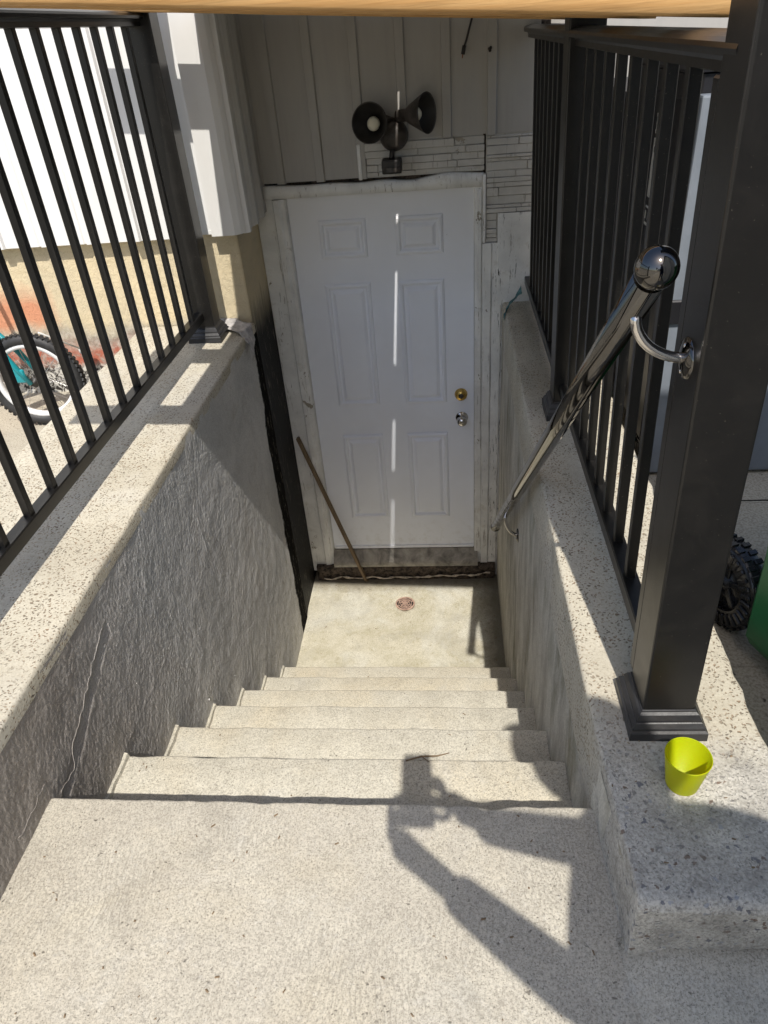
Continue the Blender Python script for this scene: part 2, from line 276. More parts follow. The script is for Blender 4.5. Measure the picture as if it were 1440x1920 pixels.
def obj(name, b, mat, parent=None, loc=None, **props):
    """link b (world coordinates) as one mesh object; loc: world origin of the piece"""
    base = wpos(parent) if parent else Vector((0, 0, 0)); o_w = Vector(loc) if loc is not None else base
    me = bpy.data.meshes.new(name); me.from_pydata([tuple(Vector(v)-o_w) for v in b.v], [], b.f)
    for p, q in zip(me.polygons, b.sm): p.use_smooth = q
    bm = bmesh.new(); bm.from_mesh(me); bmesh.ops.recalc_face_normals(bm, faces=bm.faces); bm.to_mesh(me); bm.free()
    me.materials.append(mat); o = bpy.data.objects.new(name, me); C.objects.link(o)
    o.parent = parent; o.location = o_w-base if parent else o_w
    for k, v in props.items(): o[k] = v
    return o
def thing(name, label, cat, loc=(0, 0, 0), group=None):
    o = bpy.data.objects.new(name, None); C.objects.link(o); o.location = loc; o['label'] = label; o['category'] = cat
    if group: o['group'] = group
    return o
def again(o, dx, parent=None):
    c = o.copy(); C.objects.link(c); c.location = Vector(o.location)+Vector(dx); c.parent = parent or o.parent; return c
def dense(o, lvl=1): pass

H = .2195; SLABZ = 7*H; XL, XR, ZL, ZR = -.1377, .9917, 1.8045, 1.7117; Y6, T = -.9866, .2691; Y0 = Y6-6*T
GZ = 1.56      # ground on the right

# ------------------------------------------------------------------ ground, slab, stairs
g = B()
def quad(x0, x1, y0, y1, z): g.add([(x0, y0, z), (x1, y0, z), (x1, y1, z), (x0, y1, z)], [(0, 1, 2, 3)])
quad(-60, 60, -60, -9, 1.50); quad(-60, -.66, -9, 60, 1.50); quad(1.28, 60, -9, 60, 1.50); quad(-.66, 1.28, 0.3, 60, 1.50)
obj("ground", g, GROUND, kind='structure')
def nosing_slab(b, x0, x1, yback, ynose, ztop, zbot, nx=90, amp=.0025, chip=None, seed=0, rad=.008):
    prof = [(yback, zbot), (yback, ztop)]+[(ynose-rad+rad*math.sin(a), ztop-rad+rad*math.cos(a)) for a in (0, .4, .8, 1.2, 1.57)]+[(ynose-.002, zbot)]
    rings = []
    for i in range(nx+1):
        x = x0+(x1-x0)*i/nx; d = amp*mn.noise((x*9, seed, 1.3))+amp*.8*mn.noise((x*33, seed, 4)); dz = amp*.6*mn.noise((x*6, seed, 7))
        d -= .006*max(0, mn.noise((x*14, seed+5, 8))-.42)*3
        if chip: d -= chip[1]*max(0, 1-abs(x-chip[0])/chip[2])
        rings.append([(x, y+(d if j > 1 and j < 7 else 0), z+(dz if 0 < j < 7 else 0)) for j, (y, z) in enumerate(prof)])
    b.loft(rings, True, True)
# foreground pavement slab is the head of the stair
b = B(); nosing_slab(b, XL-.52, 1.02, -9, Y0, SLABZ, SLABZ-.3, 120, .003, (.80, .010, .035), 3)
b.box(1.018, 2.6, -9, -2.845, SLABZ-.3, SLABZ-.002)
b.loft([[(x, -2.85, 1.40), (x, -2.85, z_), (x, -2.90, z_-.004), (x, -3.02, z_-.018), (x, -3.25, SLABZ-.001), (x, -3.25, 1.40)] for x, z_ in [(XR+.0, SLABZ-.0005), (1.03, 1.562), (1.07, 1.582), (1.3, 1.586), (2.6, 1.586)]], True, True)
obj("pavement", b, SLAB, kind='structure')
st = thing("concrete_staircase", "pale concrete stairs going down between two walls to the basement door", "staircase", (.43, Y0, 0))
for i in range(1, 7):
    b = B(); y = Y6-T*(6-i); nosing_slab(b, XL-.01, XR+.01, y-T-.03, y, (7-i)*H, (7-i)*H-H-.02, 80, .0032, None, i*3.7)
    obj("step", b, STEP, st, (.43, y, (7-i)*H))
for i in range(1, 7):
    b = B(); y = Y6-T*(6-i); zt = (7-i)*H; rr = []
    for k in range(9):
        yy = y-.004-k*(T-.03)/8; wd = .010+.007*mn.noise((yy*20, i, 0)); hh = .014+.010*mn.noise((yy*17, i, 5))
        rr.append([(XL-.005, yy, zt-.01), (XL-.005, yy, zt+hh), (XL+wd*.7, yy, zt+hh*.8), (XL+wd*1.2, yy, zt-.01)])
    b.loft(rr, True, False); obj("mortar_fillet", b, STEP, st, (XL, y, zt))
# twig on the second step
b = B(); b.tube([(.60, -2.345, 1.325), (.64, -2.335, 1.33), (.68, -2.33, 1.326), (.71, -2.322, 1.328)], [.0018, .0022, .002, .001], 6); b.tube([(.64, -2.335, 1.33), (.66, -2.35, 1.327)], [.0015, .0008], 6)
o = obj("twig", b, OLDWOOD, None, (.65, -2.33, 1.32)); o['label'] = "thin dry twig lying near the front edge of the second concrete step"; o['category'] = "twig"
# landing floor: gently uneven sheet
b = B(); nx, ny = 60, 60; vs_ = []; fs_ = []
for i in range(nx+1):
    for j in range(ny+1):
        x = XL-.02+(XR-XL+.04)*i/nx; y = -1.3+1.33*j/ny; q = math.hypot(x-.437, y+.277)
        vs_.append((x, y, .004*mn.noise((x*3, y*3, 1))+.0015*mn.noise((x*13, y*13, 4)) if q > .2 else -.0035*max(0, 1-q/.2)-(.012 if q < .055 else 0)))
for i in range(nx):
    for j in range(ny): a = i*(ny+1)+j; fs_.append((a, a+ny+1, a+ny+2, a+1))
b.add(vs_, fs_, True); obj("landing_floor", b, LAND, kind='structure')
# floor drain
d = thing("floor_drain", "round faded pink drain grate with curved slots set in the landing floor", "drain", (.437, -.277, -.008))
DZ = .0015
b = B(); b.lathe([(.0, DZ-.0028), (.0565, DZ-.0028)], (.437, -.277, 0), n=40); obj("drain_hole", b, HOLE, d)
b = B(); RO = .053
for ri, ro in ((.049, .058), (.037, .0405), (.025, .0285), (.013, .0165), (.0, .005)):
    for s_ in range(40):
        a0, a1 = 2*math.pi*s_/40, 2*math.pi*(s_+1)/40
        pr = [(ri, DZ-.0027), (ri, DZ+.003), (ro, DZ+.003), (ro, DZ-.0027)]
        b.loft([[(.437+r*math.cos(a), -.277+r*math.sin(a), z) for r, z in pr] for a in (a0, a1)], False, False)
for k in range(6):
    a = k*math.pi/3+.3
    for (r0, r1, off) in ((.004, .014, 0), (.016, .026, .5), (.028, .038, 1.0), (.040, .050, .3)):
        aa = a+off*.52; b.box(r0, r1, -.0026, .0026, -.0026, .0028, 0, Matrix.Translation((.437, -.277, DZ))@Matrix.Rotation(aa, 4, 'Z'))
obj("grate", b, DRAIN, d)

# grit and dry bits lying on the treads and the landing
b = B(); rg = random.Random(11)
def bit(x, y, z, r):
    a = rg.random()*6.3; M = Matrix.Translation((x, y, z+r*.35))@Matrix.Rotation(a, 4, 'Z'); q = [(-1, -.5, 0), (.8, -.7, .1), (1.1, .5, 0), (-.6, .8, .2)]; l = rg.uniform(.8, 2.2)
    b.add([M@Vector((u*r*l, v*r, w_*r)) for u, v, w_ in q]+[M@Vector((0, 0, r*.8))], [(0, 1, 4), (1, 2, 4), (2, 3, 4), (3, 0, 4), (3, 2, 1, 0)])
for k in range(150):
    x = rg.uniform(XL+.02, XR-.02); x = x if rg.random() < .4 else (XL+.02+abs(rg.gauss(0, .06)) if rg.random() < .35 else XR-.02-abs(rg.gauss(0, .07))); i = rg.choice((0, 0, 1, 2, 3, 4, 5, 6))
    if i == 0: bit(x, rg.uniform(-.95, -.07), .003, rg.uniform(.0015, .004))
    else: yb = Y6-T*(6-i); bit(x, yb-.24+abs(rg.gauss(0, .07)) if rg.random() < .6 else yb-rg.uniform(.02, .24), (7-i)*H, rg.uniform(.0012, .003))
for k in range(60): bit(rg.uniform(-.1, .98), rg.uniform(-3.1, -2.62), SLABZ, rg.uniform(.001, .0028))
for k in range(50): bit(rg.uniform(1.0, 1.29), rg.uniform(-2.85, -.3), ZR+.0005, rg.uniform(.0012, .003))
obj("grit", b, OLDWOOD, None, kind='stuff')
# ------------------------------------------------------------------ retaining walls
def cap_profile(xo, xi, z, n):     # from outer to inner, rounded arrises
    s = 1 if xi > xo else -1; r = .010
    return [(xo, z-.2), (xo, z-r)]+[(xo+s*r*(1-math.cos(a)), z-r+r*math.sin(a)) for a in (.5, 1.0, 1.57)]+[(xo+s*r+(xi-xo-s*2*r)*k/n, z) for k in range(1, n)]+[(xi-s*r*(1-math.sin(a)), z-r*(1-math.cos(a))) for a in (0, .5, 1.0, 1.57)]+[(xi, z-.045)]
lw = thing("retaining_wall", "rough dark grey mortar wall left of the stairs with a pitted cream top", "wall", (-.4, -2, 0))
b = B(); rings = []; pr = cap_profile(-.66, XL, ZL, 14); ys = [-3.75+i*.022 for i in range(int((3.75-.40)/.022)+1)]
for y in ys:
    rr = []
    for j, (x, z) in enumerate(pr):
        dz = .0016*mn.noise((x*7, y*7, 2)); lip = .0035 if x > -.272 and z > ZL-.02 else 0
        dx = (.003*mn.noise((y*8, 3, z*8)) if j > len(pr)-6 else 0); rr.append((x+dx, y, z+dz-lip))
    rings.append(rr)
b.loft(rings, True, True, False); obj("cap", b, CURB_L, lw)
b = B(); vs_ = []; fs_ = []; ny, nz = 900, 380; NZ = mn.noise; rj = random.Random(3)
for i in range(ny+1):
    y = -3.75+(3.75-.388)*i/ny
    for j in range(nz+1):
        z = -.06+(ZL-.02+.06)*j/nz; wq = NZ((y*2.1, z*2.1, 9)); kk = max(0, min(1, .5+2.2*NZ((y*4.1, z*4.1, 4))))
        q = q1 = 0
        for wt, ca, sa, sd in ((1-kk, .955, .296, 1), (kk, .86, -.51, 5)):
            u = y*ca+z*sa; v = z*ca-y*sa
            q += wt*(NZ((u*92, v*27, sd))+.5*NZ((u*170, v*60, sd+9))); q1 += wt*NZ((u*40, v*16, sd+3))
        q2 = NZ((y*15, z*15, 6)); q3 = NZ((y*3.2, z*3.2, 8)); am = .6+.7*NZ((y*4, z*4, 14))
        dx = (.0008*q*am+.0006*q1+.0011*q2+.0014*q3+.0009*NZ((y*150, z*110, 2))+.0011*(rj.random()-.5))*min(1, max(0, (ZL-.015-z)/.03))
        zc = 1.50+(y+2.58)*.47+.012*NZ((y*18, 3, 3)); pd = zc-z
        if -2.60 < y < -2.20 and 0 < pd < .040+.03*NZ((y*12, 1, 2)): dx = -.0055+.0005*q+.004*pd/.04
        for (sy0, sz0, sy1, sz1) in ((-1.53, 1.78, -1.515, 1.33), (-1.05, 1.335, -1.45, 1.343), (-1.98, 1.327, -2.32, 1.334)):
            if abs(sy1-sy0) < .1: dd = abs(y-(sy0+(sy1-sy0)*(z-sz0)/(sz1-sz0))) if sz1 < z < sz0 else 1
            else: dd = abs(z-(sz0+(sz1-sz0)*(y-sy0)/(sy1-sy0))) if sy1 < y < sy0 else 1
            if dd < .004: dx += .0013*(1-dd/.004)*max(0, .6+NZ((y*30, z*30, 2)))
        vs_.append((XL-.0012+dx, y, z))
for i in range(ny):
    for j in range(nz): a = i*(nz+1)+j; fs_.append((a, a+nz+1, a+nz+2, a+1))
b.add(vs_, fs_, True)
b.box(-.66, XL-.016, -3.75, -.405, -.1, ZL-.06)
obj("mortar_face", b, WALL_L, lw)
def ridge(pts, r=.0007):
    b = B(); out = []
    for (y0, z0), (y1, z1) in zip(pts, pts[1:]):
        for k in range(14):
            t = k/14; yy = y0+(y1-y0)*t; out.append((XL-.0004+.0014*mn.noise((yy*40, 5, 5)), yy+.004*mn.noise((yy*90, y0*30, z0*30)), z0+(z1-z0)*t+.010*mn.noise((yy*60, 9, z0*30))))
    out.append((XL-.0005, pts[-1][0], pts[-1][1])); b.tube(out, [r*(1+.5*mn.noise((i*.7, 0, 0))) for i in range(len(out))], 6); obj("mortar_ridge", b, WALL_L, lw)
RIDGES = [[(-2.228, 1.675), (-2.30, 1.645), (-2.363, 1.612), (-2.49, 1.558), (-2.511, 1.51), (-2.578, 1.513)], [(-2.60, 1.583), (-2.72, 1.578)]]
for r_ in RIDGES: ridge(r_)
b = B()
for k in range(18):
    y, z = random.uniform(-3.2, -.8), random.uniform(.1, 1.7); r_ = random.uniform(.0015, .004); b.sphere((XL+.001, y, z), r_, 8, (.8, 1, 1.3))
obj("mortar_blob", b, WALL_L, lw, kind='stuff')

rw = thing("retaining_wall", "smoother stained concrete wall right of the stairs under the handrail", "wall", (1.15, -1.5, 0))
YE = -2.87
b = B(); rings = []; pr = cap_profile(XR, 1.30, ZR, 14); pr = pr[::-1]
ys = [YE+i*.02 for i in range(int((-YE)/.02)+1)]
for k, y in enumerate([YE-.012]*1+ys):
    rr = []
    for j, (x, z) in enumerate(pr):
        dz = .002*mn.noise((x*7, y*7, 12))+.0012*mn.noise((x*30, y*30, 2)); dx = 0
        if j < 6: dx = .012*mn.noise((y*5, 3, 1))+.006*mn.noise((y*21, 3, 1))
        if j > len(pr)-6: dx = .003*mn.noise((y*8, 6, 2))+(.012*max(0, (-2.45-y)/.42) if y < -2.45 else 0)
        if k == 0: dz -= .02
        rr.append((x+dx, y, z+dz))
    rings.append(rr)
b.loft(rings, True, True, False); obj("cap", b, CURB_R, rw)
b = B(); vs_ = []; fs_ = []; ny, nz = 200, 120
for i in range(ny+1):
    y = YE+.0+(-YE)*i/ny
    for j in range(nz+1):
        z = -.06+(ZR-.035+.06)*j/nz
        dx = .004*mn.noise((y*2.5, z*2.5, 1))+.0016*mn.noise((y*26, z*7, 3))
        vs_.append((XR+.002-dx+(.012*max(0, (-2.45-y)/.42) if y < -2.45 else 0), y, z))
for i in range(ny):
    for j in range(nz): a = i*(nz+1)+j; fs_.append((a, a+1, a+nz+2, a+nz+1))
b.add(vs_, fs_, True); obj("parged_face", b, WALL_R, rw)
b = B(); vs_ = []; fs_ = []; nx, nz = 40, 24       # near end of the curb
for i in range(nx+1):
    for j in range(nz+1):
        x = XR+.012+(1.30-XR)*i/nx; z = 1.44+(ZR-.012-1.44)*j/nz
        vs_.append((x, YE-.006+.008*mn.noise((x*9, z*9, 2))+.004*mn.noise((x*28, z*28, 2))+.015*(j == 0), z))
for i in range(nx):
    for j in range(nz): a = i*(nz+1)+j; fs_.append((a, a+nz+1, a+nz+2, a+1))
b.add(vs_, fs_, True); b.box(XR+.02, 1.27, YE+.01, 0, -.1, ZR-.06); obj("end_face", b, CURB_R, rw)
# driveway to the right of the curb
b = B(); vs_ = []; fs_ = []
for i in range(41):
    for j in range(61):
        x = 1.27+(3.6-1.27)*i/40; y = -2.86+5*j/60; vs_.append((x, y, GZ+.004*mn.noise((x*3, y*3, 5))+.0*x))
for i in range(40):
    for j in range(60): a = i*61+j; fs_.append((a, a+61, a+62, a+1))
b.add(vs_, fs_, True); b.box(1.27, 3.6, -2.87, -2.86, 1.45, GZ); obj("driveway", b, GROUND, kind='structure')
b = B(); cr = [(1.29+.3*k, -1.56+.02*mn.noise((k*1.7, 0, 3)), GZ+.003) for k in range(9)]; b.tube([Vector(q)+Vector((0, .02*mn.noise((q[0]*14, 2, 2)), -.0015)) for q in [(1.29+.05*k, -1.56+.02*mn.noise((k*.3, 0, 3)), GZ+.003) for k in range(54)]], .0022, 5); obj("driveway_crack", b, HOLE, None, kind='structure')

# ------------------------------------------------------------------ unseen block added to shade driveway and bins, right of and behind the lens
NBW = m_simple("cream_render", (.74, .72, .66), .85, .08, 3, bump=.3)  # pale, so the added block bounces light back
nb = thing("shade_block", "plain unseen block added to shade the driveway, right of the stairs", "building", (3.2, -5, 1.5))
b = B(); b.box(1.56, 6, -8.5, -2.95, 1.4, 3.75); obj("wall", b, NBW, nb)
b = B(); b.box(1.47, 6.1, -8.6, -2.86, 3.75, 3.87, .01); obj("roof", b, BLACKP, nb)
b = B(); b.box(1.545, 1.562, -6.6, -5.6, 1.55, 3.5, .004); obj("door", b, GREEN, nb)

# ------------------------------------------------------------------ house
hs = thing("house", "white vertical sided house end with a painted foundation and a recessed basement door", "house", (.4, 0, 0))
b = B(); b.box(-4.2, -.151, -.40, .3, 1.2, 2.30); b.box(-.66, -.15, -.40, .3, -.1, 1.25); obj("foundation", b, FOUND, hs)
def vface(name, pts_xz, y, t, mat, par=hs, loc=None):     # a flat board facing -y cut to an outline, thickness t
    b = B(); n = len(pts_xz); vs = [(x, y, z) for x, z in pts_xz]+[(x, y+t, z) for x, z in pts_xz]
    b.add(vs, [tuple(range(n)), tuple(range(2*n-1, n-1, -1))]+[(i, i+n, (i+1) % n+n, (i+1) % n) for i in range(n)]); return obj(name, b, mat, par, loc)
# back wall of the recess: boards and battens
BZ = 3.9
bat = [-.008, .172, .363, .553, .740, .929]
edges = [-.10]+bat+[1.12]
botz = lambda x: 2.300 if x < .364 else 2.447-(x-.36)*.012
for a, c in zip(edges, edges[1:]):
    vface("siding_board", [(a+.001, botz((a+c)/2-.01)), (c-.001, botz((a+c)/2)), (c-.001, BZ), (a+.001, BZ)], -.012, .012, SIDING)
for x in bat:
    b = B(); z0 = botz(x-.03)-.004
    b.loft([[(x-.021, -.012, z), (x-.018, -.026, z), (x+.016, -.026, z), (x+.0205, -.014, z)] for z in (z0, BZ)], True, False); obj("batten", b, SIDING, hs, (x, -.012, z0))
b = B(); b.box(-.16, 1.16, .012, .3, 2.25, BZ); b.box(XR-.10, 1.16, .004, .3, -.1, 2.26); b.box(-.2, 0, .03, .3, -.1, 2.26); b.box(-.2, 1.16, .03, .3, -.1, .06); obj("wall_core", b, ROT, hs)
b = B(); b.box(1.12, 4.5, .02, .3, 1.4, BZ); obj("side_wall", b, SIDING, hs); b = B(); b.box(1.121, 1.95, -.012, .018, 1.5, 2.60, .004); obj("passage_shade", b, BINBLK, hs)  # black panel added to stand in for the dark of an open passage
# front wall of the house (left) and the return into the recess
FY = -.46; ed = [-2.95+.2*k for k in range(14)]
for k in range(13):
    a, c = ed[k]-.03, ed[k+1]-.03; c = min(c, -.232)
    if a > -.24: continue
    b = B(); pr = [(a, FY+.014), (a+.006, FY-.004), (a+.036, FY-.004), (a+.042, FY+.008), (c-.012, FY+.008), (c-.006, FY+.014), (c-.001, FY+.014), (c-.001, FY+.03), (a, FY+.03)]
    b.loft([[(x, y, z) for x, y in pr] for z in (2.185, BZ)], True, False); obj("siding_board", b, SIDING, hs, (a, FY, 2.185))
b = B(); pr = [(-.232, FY-.006), (-.135, FY-.006), (-.112, FY+.012), (-.098, FY+.03), (-.12, FY+.04), (-.24, FY+.04)]
b.loft([[(x, y, z) for x, y in pr] for z in (2.188, BZ)], True, False); obj("corner_trim", b, SIDING, hs, (-.17, FY, 2.188))
b = B(); b.box(-4.2, -.12, FY+.028, -.395, 2.19, 2.205); b.box(-4.2, -.13, FY+.03, 0, 2.20, BZ); obj("starter_strip", b, SIDING, hs)
for (ya, yb) in ((-.425, -.29), (-.285, -.15), (-.145, -.012)):
    b = B(); pr = [(-.10, ya), (-.082, ya+.012), (-.082, ya+.035), (-.097, ya+.05), (-.097, yb-.012), (-.088, yb-.004), (-.10, yb), (-.13, yb), (-.13, ya)]
    zb = 2.185+.0*(ya)
    b.loft([[(x, y, z) for x, y in pr] for z in (zb, BZ)], True, False); obj("siding_board", b, SIDING, hs, (-.10, ya, zb))
b = B(); b.box(-.16, -.147, -.397, -.001, -.1, 2.19); obj("foundation_return", b, FOUND, hs)
b = B()   # ragged rotten edge under the siding return
for k in range(24):
    y = -.40+.4*k/24; b.sphere((-.125+.012*random.random(), y, 2.180+.008*random.random()), .009+.006*random.random(), 8, (1, 1.4, .8))
obj("torn_sealant", b, ROT, hs, kind='stuff')
# door frame
b = B(); b.box(-.146, -.062, -.022, .03, .055, 2.245, .003); obj("door_casing", b, TRIM, hs, (-.1, -.02, .055))
b = B()   # shaped stop / brickmould left of the slab
b.loft([[(-.062, -.012, z), (-.058, -.034, z), (-.034, -.034, z), (-.022, -.024, z), (-.008, -.024, z), (-.002, -.002, z), (-.002, .03, z), (-.062, .03, z)] for z in (.085, 2.232)], True, False); obj("door_stop", b, TRIM, hs, (-.03, -.02, .085))
b = B(); b.box(.856, .893, -.020, .03, .065, 2.24, .003); obj("door_stop", b, TRIM, hs, (.87, 0, .065))
b = B(); b.box(.868, .888, -.030, -.018, .9, 2.225, .002); b.box(.893, .906, -.034, .004, 1.995, 2.285, .002); obj("edge_strip", b, TRIM, hs, (.88, 0, 1.5))
# head of the frame with a wavy upper edge
b = B(); rr = []
for k in range(41):
    x = -.100+(.896+.100)*k/40; t = k/40; zt = 2.289+.012*mn.noise((x*6, 1, 2))-.010*math.exp(-((x-.40)/.25)**2)+.006*t; zb = 2.236+.003*mn.noise((x*4, 5, 2))
    rr.append([(x, -.028, zb), (x, -.030, zt-.008), (x, -.020, zt), (x, .004, zt), (x, .004, zb)])
b.loft(rr, True, True); obj("head_trim", b, TRIM, hs, (.4, 0, 2.24))
b = B(); b.box(.345, .362, -.032, -.012, 2.293, 2.435, .003); obj("trim_stub", b, TRIM, hs, (.35, 0, 2.29))
b = B(); b.tube([(-.128, -.03, 2.38), (-.118, -.032, 2.33), (-.10, -.034, 2.296)], .004, 6); obj("sealant_bead", b, ROT, hs, (-.1, 0, 2.3))
# boards right of the door
def slatv(name, x0, x1, y0, z0, z1, mat, amp=.004, seed=0):
    b = B(); rr = []
    for k in range(41):
        z = z0+(z1-z0)*k/40; dl = amp*mn.noise((z*5, seed, 1)); dr = amp*mn.noise((z*6, seed, 3)); dy = amp*.6*mn.noise((z*4, seed, 6))
        rr.append([(x0+dl, y0+dy, z), (x0+.003+dl, y0-.003+dy, z), (x1-.004+dr, y0-.003+dy, z), (x1+dr, y0+dy, z), (x1+dr, .006, z), (x0+dl, .006, z)])
    b.loft(rr, True, False); return obj(name, b, mat, hs, (x0, 0, z0))
slatv("jamb_board", .893, .935, -.026, .062, 1.99, TRIM, .003, 1)
slatv("jamb_board", .937, .985, -.020, .062, 1.99, PEEL, .003, 4)
slatv("rough_board", .962, 1.118, -.024, 1.70, 2.118, PEEL, .003, 8)
b = B(); b.box(.985, 1.12, -.012, .01, -.05, 1.70); obj("rough_board", b, PEEL, hs, (1.05, 0, 0))
# thin painted stone courses above and beside the door
def courses(x0, x1, z0, z1):
    z = z0
    while z < z1-.008:
        h = min(random.choice((.014, .02, .028, .036)), z1-z); x = x0-random.uniform(0, .05)
        while x < x1-.005:
            l = random.uniform(.07, .24); a, c = max(x, x0), min(x+l, x1)
            if c-a > .012:
                y = -.011-random.uniform(0, .014); bb = B(); bb.box(a+.0012, c-.0012, y, .002, z+.001, z+h-.001, .0018); o = obj("stone", bb, STONE, hs, (a, y, z)); o.rotation_euler = (0, random.uniform(-.006, .006), 0)
            x += l
        z += h
b = B(); b.box(.364, .893, -.006, .012, 2.296, 2.446); b.box(.9065, 1.121, -.006, .012, 1.992, 2.444); obj("stone_backing", b, STONE, hs)
courses(.366, .90, 2.300, 2.436); courses(.908, 1.12, 2.120, 2.432); courses(.908, .958, 1.992, 2.118)
# door slab
dr = B(); dr.box(0, .8545, 0, .044, .2135, 2.2405, .001); dob = obj("door", dr, DOOR, hs, (.43, 0, .2135))
def panel(x0, x1, z0, z1):
    b = B(); q = [(0, .001), (.003, -.006), (.011, -.0105), (.018, -.0095), (.026, .0), (.030, .0003), (.034, .0002), (.048, -.0095), (.051, -.0105)]
    rings = [[(x0+i, y, z0+i), (x1-i, y, z0+i), (x1-i, y, z1-i), (x0+i, y, z1-i)] for i, y in q]; b.loft(rings, True, False); obj("door_panel", b, DOOR, dob, ((x0+x1)/2, 0, z0))
for x0, x1 in ((.131, .356), (.490, .713)):
    for z0, z1 in ((1.952, 2.128), (1.178, 1.832), (.441, 1.000)): panel(x0, x1, z0, z1)
b = B(); b.lathe([(0, -.026), (.024, -.025), (.0305, -.016), (.032, -.004), (.034, 0)], (.787, 0, 1.222), (0, 1, 0), 36); obj("deadbolt", b, BRASS, dob, (.787, 0, 1.222))
b = B(); b.lathe([(0, -.030), (.013, -.030), (.014, -.024)], (.787, 0, 1.222), (0, 1, 0), 24); b.box(.7858, .7882, -.0315, -.0295, 1.214, 1.230); obj("keyhole", b, LAMPM, dob, (.787, 0, 1.222))
b = B(); b.lathe([(0, -.068), (.014, -.067), (.024, -.060), (.028, -.048), (.026, -.036), (.014, -.026), (.012, -.012), (.030, -.006), (.034, 0)], (.790, 0, 1.085), (0, 1, 0), 36); obj("door_knob", b, STEEL, dob, (.79, 0, 1.085))
b = B(); b.box(.856, .862, -.026, -.02, 1.47, 1.53); obj("hinge_leaf", b, TRIM, dob)
b = B(); b.box(.004, .850, -.006, .002, .2135, .232, .001); obj("door_sweep", b, DOOR, dob, (.43, 0, .2135))
# sill
b = B(); rr = []
for x in (-.006, .875): rr.append([(x, .03, .209), (x, -.010, .209), (x, -.014, .200), (x, -.058, .145), (x, -.064, .130), (x, -.060, .110), (x, .03, .110)])
b.loft(rr, True, False); obj("door_sill", b, SILL, hs, (.43, 0, .12))
b = B(); rr = []
for k in range(61):
    x = -.12+1.10*k/60; d_ = .012*mn.noise((x*7, 2, 2)); rr.append([(x, .03, .109), (x, -.050+d_, .109), (x, -.053+d_, .07), (x, -.047+d_*1.5, .05), (x, -.05+d_, .0), (x, -.04, -.02), (x, .03, -.02)])
b.loft(rr, True, True); obj("rotten_base", b, ROT, hs, (.43, 0, .05))
b = B(); pts = [(-.08+1.03*k/44, -.062+.010*mn.noise((k*.31, 3, 3)), .026+.014*mn.noise((k*.27, 1, 9))+.022*max(0, (k-26)/18)) for k in range(45)]
b.tube(pts, [max(.0008, .0048*(1+2.2*mn.noise((k*.7, 8, 8)))) for k in range(45)], 8); obj("sealant_bead", b, FOAM, hs, (.43, -.06, .02))
# cut cable hanging from the wall
b = B(); b.tube([(.852, -.02, 2.875), (.846, -.035, 2.855), (.835, -.04, 2.82), (.824, -.04, 2.785), (.814, -.038, 2.76)], .0042, 8); b.tube([(.815, -.038, 2.765), (.809, -.038, 2.735)], [.0075, .008], 8)
o = obj("cable", b, CABLE, None, (.84, -.03, 2.8)); o['label'] = "short cut black cable hanging from the siding above the door"; o['category'] = "cable"
b = B(); b.tube([(.809, -.038, 2.737), (.806, -.038, 2.722)], [.003, .002], 6); obj("bare_end", b, COPPER, o); b = B(); b.tube([(.848, -.03, 2.862), (.86, -.035, 2.856), (.872, -.03, 2.862)], .003, 6); obj("bare_end", b, COPPER, o)
b = B()
for _ in range(5): b.sphere((.915+.006*random.random(), -.027, 2.74+.012*random.random()), .006, 8)
obj("screw_hole_stain", b, ROT, hs)

# ------------------------------------------------------------------ security light
lt = thing("security_light", "dirty bronze twin head security light with motion sensor above the door", "wall light", (.515, -.02, 2.47))
b = B(); b.lathe([(0, -.080), (.034, -.078), (.052, -.062), (.060, -.03), (.062, 0)], (.512, -.026, 2.462), (0, 1, 0), 28, False); b.tube([(.515, -.06, 2.47), (.515, -.062, 2.52)], .02, 12); obj("mounting_plate", b, LAMPM, lt)
def head(o, ax, name="lamp_head"):
    o = Vector(o); ax = Vector(ax).normalized(); b = B()
    b.lathe([(.0, -.125), (.021, -.122), (.024, -.10), (.024, -.075), (.030, -.068), (.038, -.055), (.076, .02), (.077, .023), (.074, .022), (.036, -.053), (.0, -.058)], o, ax, 36); h = obj(name, b, LAMPM, lt, o)
    b = B(); b.lathe([(.0725, .0195), (.035, -.050), (0, -.054)], o+ax*.0005, ax, 36); obj("shade_lining", b, DARKIN, h)
    b = B(); b.lathe([(0, -.008), (.014, -.011), (.024, -.020), (.028, -.030), (.026, -.040), (.016, -.050)], o, ax, 28); obj("bulb", b, BULB, h); return o-ax*.09
e1 = head((.428, -.150, 2.525), (-.22, -.93, .16)); e2 = head((.640, -.125, 2.545), (.87, -.46, .06))
b = B(); b.tube([e1, (.485, -.075, 2.535), (.515, -.062, 2.52)], .012, 10); obj("knuckle", b, LAMPM, lt); b = B(); b.tube([e2, (.545, -.07, 2.53), (.515, -.062, 2.515)], .013, 10); obj("knuckle", b, LAMPM, lt)
b = B(); b.tube([(.508, -.07, 2.435), (.503, -.095, 2.40), (.50, -.10, 2.375)], .011, 10); b.box(.458, .543, -.135, -.062, 2.325, 2.382, .008, None, 2); obj("motion_sensor", b, DARKIN, lt)
b = B(); b.loft([[(.50+.043*math.sin(a), -.118-.030*math.cos(a), z) for a in [(-1.3+2.6*k/10) for k in range(11)]] for z in (2.335, 2.352)], False, True, False); obj("sensor_lens", b, LAMPM, lt)

